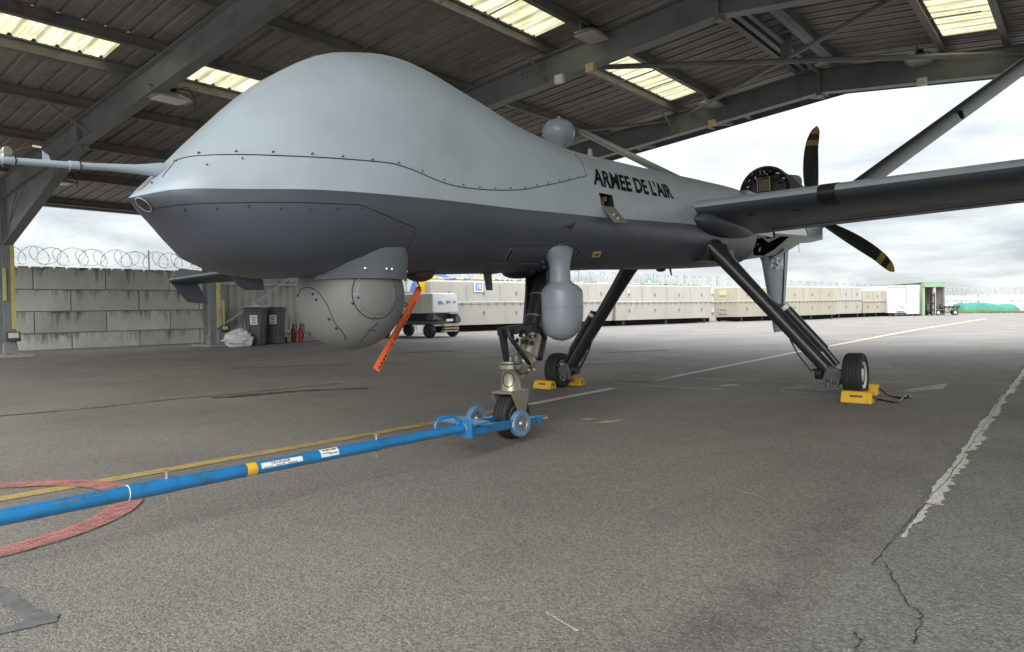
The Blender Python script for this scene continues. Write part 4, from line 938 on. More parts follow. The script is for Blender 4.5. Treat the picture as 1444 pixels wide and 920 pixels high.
# grass verge along the far wall
def verge():
    m = MB(); rnd = random.Random(5)
    a, c = gr(1345, 442.0), gr(1470, 441.5); ax = c-a; ax.z = 0; Ln = ax.length; ax.normalize(); bk = Vector((-ax.y, ax.x, 0))
    for i in range(5200):
        p = a+ax*rnd.uniform(-1, Ln+6)+bk*(rnd.random()**1.5*1.4-0.25); h = rnd.uniform(0.06, 0.26)*(1.6 if rnd.random() < 0.04 else 1); w = rnd.uniform(0.012, 0.03); t = Vector((rnd.uniform(-1, 1), rnd.uniform(-1, 1), 0)).normalized()
        ln = Vector((rnd.uniform(-.08, .08), rnd.uniform(-.08, .08), 0))
        m.add([p-t*w, p+t*w, p+ln+Vector((0, 0, h))], [(0, 1, 2)])
    return m.build('grass_verge', M['grass'], None, smooth=0, fix=False, kind='stuff')
tag(verge(), 'rough grass strip along the foot of the far wall', 'grass')

# ================================================================== THE DRONE
_yw = math.radians(-2.0); _rl = math.radians(1.55)
DD = Vector((math.sin(_yw), math.cos(_yw), 0)); _e = Vector((math.cos(_yw), -math.sin(_yw), 0))
DE = _e*math.cos(_rl) + Vector((0, 0, math.sin(_rl))); DK = DE.cross(DD)
ORG = Vector((-3.231, 1.303, 0.004))
DM = Matrix(((DE.x, DD.x, DK.x, ORG.x), (DE.y, DD.y, DK.y, ORG.y), (DE.z, DD.z, DK.z, ORG.z), (0, 0, 0, 1)))
DI = DM.inverted(); LE_ = DI @ EYE
def lray(u, v): return (DI.to_3x3() @ ray(u, v)).normalized()
def pl(u, v, l=0.0): d = lray(u, v); return LE_ + d*((l-LE_.x)/d.x)         # sight line meets a plane beside the centreline
def ps(u, v, s): d = lray(u, v); return LE_ + d*((s-LE_.y)/d.y)            # sight line meets a cross plane
drone = bpy.data.objects.new('drone', None); COL.objects.link(drone); drone.matrix_world = DM
tag(drone, 'large grey propeller drone with bulging nose parked under the shelter', 'drone')
def dpart(mb, name, mt, parent=None, **k):
    return mb.build(name, mt, parent if parent is not None else drone, **k)

S_ = [0.0, 0.12, 0.35, 0.7, 1.1, 1.5, 2.0, 2.6, 3.3, 4.1, 5.0, 6.0, 7.2, 8.6, 9.3, 9.8, 10.4, 10.9]
ZT = [1.456, 1.569, 1.819, 2.151, 2.386, 2.462, 2.386, 2.268, 2.221, 2.253, 2.299, 2.354, 2.403, 2.369, 2.36, 2.36, 2.36, 2.36]
ZB = [1.456, 1.376, 1.165, 1.118, 1.146, 1.156, 1.181, 1.207, 1.245, 1.286, 1.32, 1.367, 1.437, 1.493, 1.60, 1.73, 1.93, 2.12]
ZC = [1.456, 1.482, 1.494, 1.514, 1.525, 1.537, 1.551, 1.578, 1.612, 1.662, 1.713, 1.749, 1.782, 1.815, 1.90, 2.0, 2.15, 2.30]
WW = [0.0, 0.192, 0.321, 0.457, 0.535, 0.564, 0.571, 0.569, 0.551, 0.53, 0.502, 0.47, 0.43, 0.38, 0.37, 0.35, 0.30, 0.24]
def pchip(x, y):
    n = len(x); h = [x[i+1]-x[i] for i in range(n-1)]; dl = [(y[i+1]-y[i])/h[i] for i in range(n-1)]; m = [0.0]*n; m[0] = dl[0]; m[-1] = dl[-1]
    for i in range(1, n-1):
        if dl[i-1]*dl[i] > 0:
            w1 = 2*h[i]+h[i-1]; w2 = h[i]+2*h[i-1]; m[i] = (w1+w2)/(w1/dl[i-1]+w2/dl[i])
    def f(t):
        i = 0
        while i < n-2 and t > x[i+1]: i += 1
        q = (t-x[i])/h[i]
        return (2*q**3-3*q*q+1)*y[i]+(q**3-2*q*q+q)*h[i]*m[i]+(-2*q**3+3*q*q)*y[i+1]+(q**3-q*q)*h[i]*m[i+1]
    return f
fT, fB, fC, fW = pchip(S_, ZT), pchip(S_, ZB), pchip(S_, ZC), pchip(S_, WW)
def sp(c, a): return math.copysign(abs(c)**a, c)
def up_pt(s, t): return Vector((fW(s)*sp(math.cos(t), 0.85), s, fC(s)+(fT(s)-fC(s))*math.sin(t)))
def lo_pt(s, t): return Vector((fW(s)*sp(math.cos(t), 0.8), s, fC(s)-(fC(s)-fB(s))*max(0, math.sin(t))**0.9))
def grid(fn, ss, ts, hole=None):
    vs = [fn(s, t) for s in ss for t in ts]; n = len(ts); fs = []
    for i in range(len(ss)-1):
        for j in range(n-1):
            if hole and hole[0]-1e-6 <= ss[i] and ss[i+1] <= hole[1]+1e-6 and hole[2]-1e-6 <= ts[j] and ts[j+1] <= hole[3]+1e-6: continue
            fs.append((i*n+j, i*n+j+1, (i+1)*n+j+1, (i+1)*n+j))
    return vs, fs
SF = [0.5*(i/9)**2 for i in range(10)] + [0.5+0.08*i for i in range(1, 91)]
def pick_surface():
    va, fa = grid(up_pt, SF, [PI*i/40 for i in range(41)]); vb, fb = grid(lo_pt, SF + [7.8+0.1*i for i in range(1, 32)], [PI*i/36 for i in range(37)])
    return BVHTree.FromPolygons(va+vb, fa+[tuple(i+len(va) for i in f) for f in fb])
BV = pick_surface()
def hit(u, v, off=0.0):
    p, n, i, d = BV.ray_cast(LE_, lray(u, v))
    if p is None: return None, None
    if n.dot(LE_-p) < 0: n = -n
    return p+n*off, n
def st_of(u, v):
    p, n = hit(u, v); s = p.y; c = max(-1, min(1, p.x/fW(s))); t = math.acos(sp(c, 1/0.85)); return s, t
# open service hatch on the port side
h0s, h0t = st_of(844.5, 272); h1s, _ = st_of(863, 275); _, h1t = st_of(853, 292)
HOLE = (h0s, h1s, min(h0t, h1t), max(h0t, h1t))
ss = sorted([s for s in SF if min(abs(s-h0s), abs(s-h1s)) > 0.02 and s <= 7.8] + [h0s, h1s]); ts = sorted([PI*i/40 for i in range(41) if min(abs(PI*i/40-HOLE[2]), abs(PI*i/40-HOLE[3])) > 0.015] + [HOLE[2], HOLE[3]])
m = MB(); m.add(*grid(up_pt, ss, ts, HOLE)); upper = dpart(m, 'upper_fuselage', M['hull'], smooth=40)
m = MB(); m.add([up_pt(7.8, PI*i/40) for i in range(41)], [tuple(range(41))]); dpart(m, 'bulkhead', M['black'])
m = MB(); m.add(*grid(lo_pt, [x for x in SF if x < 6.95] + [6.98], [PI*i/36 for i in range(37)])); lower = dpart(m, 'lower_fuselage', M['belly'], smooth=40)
lower['label'] = 'dark grey underside of the fuselage'
# hatch interior and hinged door
c4 = [up_pt(s, t) for s, t in ((HOLE[0], HOLE[3]), (HOLE[1], HOLE[3]), (HOLE[1], HOLE[2]), (HOLE[0], HOLE[2]))]
m = MB(); ins = [p+Vector((-0.14, 0, 0)) for p in c4]; m.add(c4+ins, [(0, 1, 5, 4), (1, 2, 6, 5), (2, 3, 7, 6), (3, 0, 4, 7), (4, 5, 6, 7)]); hb = dpart(m, 'hatch_bay', M['black'], smooth=0)
m = MB(); ctr = sum(ins, Vector())/4
for k in range(5): m.box(ctr+Vector((0.04+0.012*k, (k-2)*0.02, (-1)**k*0.02)), (0.05, 0.018, 0.04))
m.build('connectors', M['bronze'], hb, smooth=0, bevel=0.003)
d0, d1 = c4[3], c4[2]; dn = Vector((0.10, 0.02, -0.135))
m = MB(); m.prism([d0, d1, d1+dn, d0+dn], Vector((0.004, 0, 0.003))); dr = dpart(m, 'hatch_door', M['steel'], smooth=0)
m = MB(); cc = (d0+d1)/2+dn*0.55+Vector((0.006, 0, 0.005)); m.box(cc, (0.02, 0.07, 0.02), Matrix.Rotation(0.9, 3, 'Y')); m.box(cc+dn*0.2, (0.02, 0.03, 0.02), Matrix.Rotation(0.9, 3, 'Y')); m.build('latch', M['bare'], dr, smooth=0)

def seam(px, name='panel_seam', r=0.0028, mt='seam', step=6):
    P = []
    for (u0, v0), (u1, v1) in zip(px[:-1], px[1:]):
        n = max(1, int(math.hypot(u1-u0, v1-v0)/step))
        for i in range(n):
            p, _ = hit(u0+(u1-u0)*i/n, v0+(v1-v0)*i/n, 0.0008)
            if p: P.append(p)
    p, _ = hit(*px[-1], 0.0008)
    if p: P.append(p)
    q = MB(); q.tube(P, r, n=5); return dpart(q, name, M[mt])
def smoothpx(px):
    out = []; n = len(px)
    for i in range(n-1):
        p0, p1, p2, p3 = px[max(i-1, 0)], px[i], px[i+1], px[min(i+2, n-1)]
        for k in range(4):
            t = k/4; out.append(tuple(0.5*((2*p1[j])+(-p0[j]+p2[j])*t+(2*p0[j]-5*p1[j]+4*p2[j]-p3[j])*t*t+(-p0[j]+3*p1[j]-3*p2[j]+p3[j])*t**3) for j in (0, 1)))
    return out+[px[-1]]
seam(smoothpx([(245, 228), (258, 223.5), (280, 220), (340, 218.3), (420, 220.8), (480, 224), (540, 229), (562, 233), (590, 243), (620, 256), (650, 264), (690, 268), (730, 268), (760, 263.5), (800, 255), (827, 248)]))
seam(smoothpx([(827, 248), (820, 229), (811, 218)]), r=0.002)
seam([(229, 250), (246, 229)], r=0.002)
seam(smoothpx([(216, 294), (250, 289), (300, 286.5), (400, 285.5), (460, 287), (505, 289)]) + [(511, 290), (587, 322)], r=0.0024)
seam([(587, 322), (578, 344), (571, 360)], r=0.002)
seam(smoothpx([(462, 388), (500, 371), (540, 358), (562, 364), (574, 384)]), r=0.004)
seam([(706, 347), (790, 346)], r=0.0015); seam([(958, 300), (968, 325)], r=0.001)
# fasteners along the seams
q = MB()
def stud(u, v, a=0.008, b=0.02, tilt=0.0):
    p, n = hit(u, v, 0.0)
    if p is None: return
    t = n.cross(Vector((0, 0, 1))).normalized(); w = n.cross(t); t, w = (t*math.cos(tilt)+w*math.sin(tilt)), (w*math.cos(tilt)-t*math.sin(tilt))
    R = Matrix((t, w, n)).transposed(); q.box(p+n*0.002, (b*0.75, a*0.75, 0.007), R); q.cyl(p, p+n*0.010, a*0.45, n=6)
for k, (u, v) in enumerate([(281, 216.5), (333, 214), (385, 214.5), (440, 217), (483, 220.5), (525, 225), (562, 229.5), (595, 241), (626, 253.5), (653, 261), (676, 264), (698, 265.5), (719, 265.5), (740, 264.5), (757, 261), (772, 258), (788, 254.5), (802, 252), (815, 249)]): stud(u, v, 0.006, 0.018, 0.4)
for u, v in [(260, 295), (305, 293), (350, 290), (395, 293), (436, 294), (475, 293), (508, 293), (539, 308.5), (564, 318.5)]: stud(u, v, 0.006, 0.022, 1.2)
for u, v in [(292, 233), (249, 228), (215, 259), (342, 224), (820, 231), (811, 219), (570, 356)]: stud(u, v, 0.006, 0.010, 0.2)
dpart(q, 'fasteners', M['gunmetal'], smooth=0, kind='stuff')

# lettering on the side
vs, fs, asp = text_mesh("ARMEE DE L'AIR", bold=0.032, spacing=1.02); vs, fs = subdiv(vs, fs, 3)
cs = {k: st_of(*p) for k, p in dict(bl=(837, 260.5), tl=(833.5, 236), br=(950, 281), tr=(941.5, 261)).items()}
m = MB(); P = []
for x, y in vs:
    s = (cs['bl'][0]*(1-x)+cs['br'][0]*x)*(1-y)+(cs['tl'][0]*(1-x)+cs['tr'][0]*x)*y; t = (cs['bl'][1]*(1-x)+cs['br'][1]*x)*(1-y)+(cs['tl'][1]*(1-x)+cs['tr'][1]*x)*y
    a = up_pt(s, t); n_ = (up_pt(s+0.01, t)-a).cross(up_pt(s, t+0.01)-a).normalized()
    if n_.x < 0: n_ = -n_
    P.append(a+n_*0.004)
m.add(P, fs); dpart(m, 'lettering', M['ink'], smooth=0, fix=False)

# nose camera windows, forward probe boom
def oval(px_c, a_px, b_px, tilt, name):
    p, n = hit(*px_c); t = (hit(px_c[0]+a_px*math.cos(tilt), px_c[1]+a_px*math.sin(tilt))[0] or p+Vector((0, 0.03, 0)))-p
    t = (t-n*t.dot(n)); ra = t.length; t.normalize(); w = n.cross(t); rb = ra*b_px/a_px
    rim = MB(); rim.tube([p+n*0.004+t*math.cos(2*PI*i/24)*ra+w*math.sin(2*PI*i/24)*rb for i in range(24)], 0.0025, n=6, closed=True)
    o = dpart(rim, name, M['hull']); g = MB(); g.add([p+n*0.005+t*math.cos(2*PI*i/24)*ra*0.95+w*math.sin(2*PI*i/24)*rb*0.95 for i in range(24)], [tuple(range(24))]); g.build('pane', M['glass'], o, smooth=0)
oval((203, 288), 12, 9.0, 0.85, 'nose_window')
pu, nu = hit(206, 259)
if pu is not None: oval((203, 262), 9, 5, -0.75, 'nose_window')
b0 = pl(226, 240, 0.02); b1 = pl(150, 236, 0.02); b2 = pl(0, 225.5, 0.02); dirn = (b2-b1).normalized()
m = MB(); pts = [b0+Vector((0, 0.12, -0.01)), b0, pl(208, 239.5, .02), pl(190, 238.5, .02), b1, pl(95, 233, .02), b2, b2+dirn*0.35]
m.tube(pts, [0.035, 0.034, 0.026, 0.020, 0.0155, 0.0145, 0.0135, 0.0125], n=14); dpart(m, 'probe_boom', M['hull'], smooth=60)
for u, v, w in ((103, 233.5, 0.03), (9, 226, 0.035)):
    p = pl(u, v, 0.02); m = MB(); m.cyl(p-dirn*w/2, p+dirn*w/2, 0.0185, n=14); m.cyl(p-dirn*(w/2+0.006), p-dirn*(w/2+0.001), 0.019, n=14); rg = dpart(m, 'boom_collar', M['hull'])
    m = MB(); m.cyl(p-dirn*(w/2+0.010), p-dirn*(w/2+0.006), 0.0195, n=14); m.build('band', M['black'], rg)
    m = MB(); m.box(p+Vector((0, 0, -0.022)), (0.012, 0.025, 0.01)); m.build('foot', M['black'], rg, smooth=0)
p = pl(8, 214, 0.02); m = MB(); m.box(pl(9, 221, .02), (0.03, 0.034, 0.035)); m.cyl(p+Vector((-.02, 0, 0)), p+Vector((.02, 0, 0)), 0.018, n=14); vn = dpart(m, 'vane_unit', M['bare'], bevel=0.003)
m = MB(); m.cyl(p, pl(47, 207, 0.03), 0.0014, n=6); m.build('vane_arm', M['inkred'], vn); m = MB(); m.box(pl(52, 207, .03), (0.003, 0.03, 0.008)); m.build('vane_tip', M['cowl'], vn)
m = MB(); a = pl(103, 229, .02); m.cyl(a, pl(140, 227.5, .03), 0.0013, n=6); dpart(m, 'vane_arm', M['inkred'])
m = MB(); a = pl(60, 228.5, 0.02); m.prism([a, a+Vector((0, 0, 0.045)), pl(63, 216, .02), pl(68, 219, .02), pl(72, 229, .02)], Vector((0.004, 0, 0))); dpart(m, 'vane_fin', M['hull'], smooth=0)

# sensor turret
TC = Vector((0, 1.215, 1.028)); TR = 0.308
m = MB(); m.lathe([(TR*math.sin(PI*i/32), -TR*math.cos(PI*i/32)) for i in range(33)], TC, (0, 0, 1), 48); turret = dpart(m, 'sensor_turret', M['turret'], smooth=60)
cdir = (LE_-TC).normalized()
def ball_dir(u, v):
    d = lray(u, v); o = LE_-TC; b = o.dot(d); disc = b*b-(o.dot(o)-TR*TR)
    return (o+d*(-b-math.sqrt(max(0, disc)))).normalized()
def ball_line(px, r=0.0022, mt='seam', nm='panel_line'):
    m = MB(); m.tube([TC+ball_dir(u, v)*(TR+0.0005) for u, v in px], r, n=5); m.build(nm, M[mt], turret)
def ball_ring(axis, ang0, ang1, proud, mt, nm):
    axis = axis.normalized(); x = axis.orthogonal().normalized(); z = axis.cross(x); m = MB(); n = 48; rings = []
    for a, r in ((ang0, TR-0.003), (ang0, TR+proud), (ang1, TR+proud), (ang1, TR-0.003)):
        rings.append([TC+(axis*math.cos(a)+(x*math.cos(2*PI*i/n)+z*math.sin(2*PI*i/n))*math.sin(a))*r for i in range(n)])
    m.loft(rings, cap=False); return m.build(nm, M[mt], turret)
wd = ball_dir(533, 414)
ball_ring(wd, 0.455, 0.475, 0.001, 'seam', 'window_ring'); ball_ring(wd, 0.365, 0.38, 0.003, 'steel', 'window_ring')
ball_ring(wd, 0.38, 0.455, 0.002, 'turret', 'window_frame')
m = MB()
for k in range(9):
    a = 2*PI*k/9+0.3; x = wd.orthogonal().normalized(); z = wd.cross(x); dd_ = (wd*math.cos(0.42)+(x*math.cos(a)+z*math.sin(a))*math.sin(0.42)); m.cyl(TC+dd_*(TR+0.001), TC+dd_*(TR+0.007), 0.006, n=8)
m.build('bolts', M['steel'], turret, smooth=0, kind='stuff')
ball_line(smoothpx([(420, 418), (425, 408), (437, 406), (449, 413), (461, 430), (472, 455), (484, 470), (488, 480)])); ball_line(smoothpx([(508, 482), (520, 468), (533, 455)])); ball_line([(520, 465), (530, 467)], 0.002)
m = MB()
for u, v in ((441, 415), (446, 423), (420, 417), (474, 463), (464, 450), (505, 420), (497, 428)): d_ = ball_dir(u, v); m.cyl(TC+d_*TR, TC+d_*(TR+0.004), 0.007, n=8)
m.build('fasteners', M['seam'], turret, smooth=0, kind='stuff')
# shield wrapped round the top of the turret, meeting the hull skin along its upper edge
def hull_low(x, y):
    c = min(1.0, abs(x)/max(1e-4, fW(y))); cc = c**(1/0.8); return fC(y)-(fC(y)-fB(y))*max(0, 1-cc*cc)**0.45
m = MB(); top = pchip([-74, -60, -30, 0, 22, 40, 52, 60], [1.128, 1.150, 1.215, 1.268, 1.272, 1.245, 1.20, 1.15]); rings = []
vdir = Vector((cdir.x, cdir.y, 0)).normalized()
for i in range(45):
    a = -74+134*i/44; ar = math.radians(a); r = 0.320
    c_ = Vector((math.cos(ar)*r, TC.y+math.sin(ar)*r, 0)); zt = top(a); k = 0.0
    while k < 0.25 and hull_low(c_.x+vdir.x*k, c_.y+vdir.y*k) < zt-0.004: k += 0.004
    ct = c_+vdir*(k+0.004); cm_ = c_+vdir*(k*0.45)
    rings.append([c_+Vector((0, 0, 1.112)), cm_+Vector((0, 0, 1.112+(zt-1.112)*0.45)), ct+Vector((0, 0, zt)), c_*1.0-vdir*0.03+Vector((0, 0, zt+0.01)), c_-vdir*0.03+Vector((0, 0, 1.112))])
m.loft(rings); sh = dpart(m, 'turret_shield', M['pod'], smooth=40)
m = MB()
for a in (-25, -2, 5, 45):
    ar = math.radians(a); m.cyl((math.cos(ar)*0.32, TC.y+math.sin(ar)*0.32, 1.16), (math.cos(ar)*0.32+vdir.x*0.06, TC.y+math.sin(ar)*0.32+vdir.y*0.06, 1.16), 0.006, n=8)
m.build('screws', M['bare'], sh, smooth=0, kind='stuff')
m = MB(); m.cyl((0, TC.y, 1.10), (0, TC.y, 1.25), 0.27, n=40); dpart(m, 'turret_neck', M['black'])
m = MB(); m.lathe([(0.075*math.sin(PI*i/16), -0.05*math.cos(PI*i/16)) for i in range(17)], (0.10, 1.68, 1.165), (0, 0, 1), 24, (1.2, 0.9)); dpart(m, 'belly_blister', mat('brown_blister', (0.06, 0.035, 0.03), 0.5), smooth=60)

# belly antennas, slots, inlet, placards
def blade(p, h, c0, c1, w, mt, name, tip_shift=0.02):
    m = MB(); rings = []
    for k in range(3):
        t = k/2; cc = c0+(c1-c0)*t; rings.append([p+Vector((x*w*(1-0.4*t), y*cc/2+tip_shift*t, -h*t)) for x, y in ((0, -1), (.5, -.4), (.5, .5), (0, 1), (-.5, .5), (-.5, -.4))])
    m.loft(rings); return dpart(m, name, mt)
p = pl(687, 386); blade(p+Vector((0, 0, 0.02)), 0.14, 0.10, 0.075, 0.03, M['belly'], 'blade_antenna')
m = MB(); m.box(p+Vector((0, 0, 0.005)), (0.08, 0.15, 0.012)); dpart(m, 'antenna_base', M['belly'], bevel=0.003)
p = pl(735, 387); m = MB(); m.lathe([(0.13*math.sin(PI*i/16), -0.05*math.cos(PI*i/16)) for i in range(17)], p+Vector((0, -0.03, 0.015)), (0, 0, 1), 24); dpart(m, 'belly_dome', M['black'], smooth=60)
p = pl(945, 381); blade(p+Vector((0, 0, 0.01)), 0.07, 0.06, 0.03, 0.015, M['belly'], 'blade_antenna', 0.03)
p = pl(932, 381); m = MB(); m.lathe([(0.05*math.sin(PI*i/8), -0.02*math.cos(PI*i/8)) for i in range(9)], p, (0, 0, 1), 16); dpart(m, 'belly_dome', M['belly'], smooth=60)
def skin_poly(px, name, mt, off=0.004, th=0.0):
    P = [hit(u, v, off)[0] for u, v in px]
    if any(x is None for x in P): return None
    m = MB(); m.add(P, [tuple(range(len(P)))])
    return dpart(m, name, M[mt], smooth=0)
skin_poly([(791, 321), (812, 314.5), (802, 327.5)], 'air_inlet', 'seam'); skin_poly([(791, 321), (800, 321), (802, 327.5)], 'air_inlet_lip', 'belly', 0.006)
skin_poly([(720, 352), (724.5, 352.5), (717, 367), (712, 366)], 'slot', 'black'); seam([(719, 352), (725, 352.5), (717.5, 367), (711.5, 366.5), (719, 352)], 'slot_frame', 0.003, 'pod')
skin_poly([(692, 370.2), (718, 370.2), (718, 372), (692, 372)], 'trim_strip', 'pod'); skin_poly([(733, 370.2), (760, 370.2), (760, 372), (733, 372)], 'trim_strip', 'pod')
skin_poly([(837, 354.3), (848, 354), (845, 362.3), (833.5, 362.6)], 'placard', 'yellowpaint'); skin_poly([(838, 357), (844.5, 357), (843.5, 360), (837, 360)], 'placard_print', 'bronze', 0.007)
skin_poly([(833, 366.5), (836, 366), (833.5, 370), (830.5, 370.5)], 'port_hole', 'black')
skin_poly([(983, 374.5), (990.5, 374.8), (986.5, 378)], 'arrow_mark', 'white')

# pod hanging on a neck from the port side of the belly
ph, pn = hit(793, 356); PC = Vector((ph.x+0.0, pl(791, 430, ph.x).y, 0)); zz = lambda v: pl(790, v, PC.x).z
def tear(rf, ra, z, n=28):
    return [Vector((PC.x+rf*math.cos(t)*1.0, PC.y+(ra if math.sin(t) > 0 else rf)*math.sin(t), z)) for t in [2*PI*i/n for i in range(n)]]
zb_, zt_ = zz(480.5), zz(398)
H_ = zt_-zb_; prof = [(0.00, .03, .02, 0), (0.02, .06, .045, 0), (0.07, .095, .085, 0), (0.14, .119, .118, 0), (0.24, .134, .152, 0), (0.36, .139, .182, 0), (0.55, .14, .20, 0), (0.80, .14, .20, 0), (0.86, .136, .19, 0), (0.93, .115, .15, 0), (0.98, .085, .10, 0), (1.02, .074, .080, 0)]
m = MB(); m.loft([tear(a, b, zb_+H_*k) for k, a, b, _ in prof]); pod = dpart(m, 'antenna_pod', M['pod'], smooth=50)
m = MB(); m.loft([tear(0.1405, 0.2005, zb_+H_*0.56), tear(0.1405, 0.2005, zb_+H_*0.563)]); m.build('pod_seam', M['seam'], pod)
m = MB(); m.cyl((PC.x, PC.y, zb_+0.005), (PC.x, PC.y, zb_-0.03), 0.012, n=10); m.build('drain_stub', M['lamp'], pod)
def ring_r(rx, ry, z, dx=0.0): return [Vector((PC.x+dx+rx*math.cos(2*PI*i/28), PC.y+ry*math.sin(2*PI*i/28), z)) for i in range(28)]
m = MB(); zn = zb_+H_*1.0
m.loft([ring_r(.074, .080, zn), ring_r(.072, .078, zn+0.10), ring_r(.074, .082, zz(372)), ring_r(.084, .105, zz(364), -0.008), ring_r(.10, .15, zz(356), -0.02), ring_r(.115, .19, zz(350), -0.05), ring_r(.12, .20, zz(340), -0.10)]); nk = dpart(m, 'pod_neck', M['pod'], smooth=60)
fl = [(772, 373), (776, 362), (784, 352), (793, 344.5), (803, 343.5), (813, 349), (817, 357)]
fp = [hit(u, v, 0.004)[0] for u, v in smoothpx(fl)]; m = MB(); m.tube([p for p in fp if p], 0.007, n=6); m.build('neck_flange', M['belly'], nk)
m = MB()
for u, v in ((765.5, 369), (767, 377), (775, 354), (789, 344.5), (801.5, 344), (807, 349.5), (812, 355)):
    p, n = hit(u, v)
    if p: m.cyl(p, p+n*0.008, 0.006, n=8)
m.build('neck_bolts', M['bare'], nk, smooth=0, kind='stuff')

# dome antenna and stub on the spine
dc = pl(793, 205); base = Vector((0.0, pl(786, 190).y, fT(3.4)-0.02))
m = MB(); m.lathe([(0.055, 0), (0.048, 0.035), (0.056, 0.06), (0.085, 0.095), (0.115, 0.13), (0.134, 0.17), (0.137, 0.205), (0.125, 0.245), (0.095, 0.28), (0.05, 0.30), (0.0, 0.306)], base, (0.02, 0.06, 1), 32); dm = dpart(m, 'dome_antenna', M['pod'], smooth=60)
m = MB(); q0 = base+Vector((0.006, 0.018, 0.298)); m.cyl(q0, q0+Vector((0.002, 0.004, 0.03)), 0.014, n=12); m.build('cap', M['pod'], dm)
m = MB(); p = pl(830, 222); m.prism([p+Vector((0, -0.03, -0.03)), p+Vector((0, 0.045, -0.03)), p+Vector((0, 0.03, 0.075)), p+Vector((0, -0.005, 0.075))], (0.02, 0, 0)); dpart(m, 'blade_antenna', M['hull'], bevel=0.004)

# ---- wings
def naca(n=18, th=0.16, cam=0.03):
    X = [(1-math.cos(PI*i/n))/2 for i in range(n+1)]; U = []; Lo = []
    for x in X:
        yt = 5*th*(0.2969*math.sqrt(x)-0.126*x-0.3516*x*x+0.2843*x**3-0.1036*x**4); p = 0.4
        yc = cam/p**2*(2*p*x-x*x) if x < p else cam/(1-p)**2*((1-2*p)+2*p*x-x*x); U.append((x, yc+yt)); Lo.append((x, yc-yt))
    return U, Lo
def place(sec, le, te): 
    c = te-le; ln = c.length; c = c.normalized(); nr = Vector((0, -c.z, c.y)); nr = nr if nr.z > 0 else -nr
    return [le+c*(x*ln)+nr*(y*ln) for x, y in sec]
WU, WL = naca()
def wsec(l): 
    k = min(1, max(0, (l-0.4)/9.95)); return Vector((l, 5.06+0.14*k, 1.885-0.03*k)), Vector((l, 6.42-0.56*k, 1.715+0.085*k))
stations = [0.30, 0.6, 1.2, 2.2, 3.2, 4.5, 6.0, 8.0, 9.6, 10.1, 10.35]
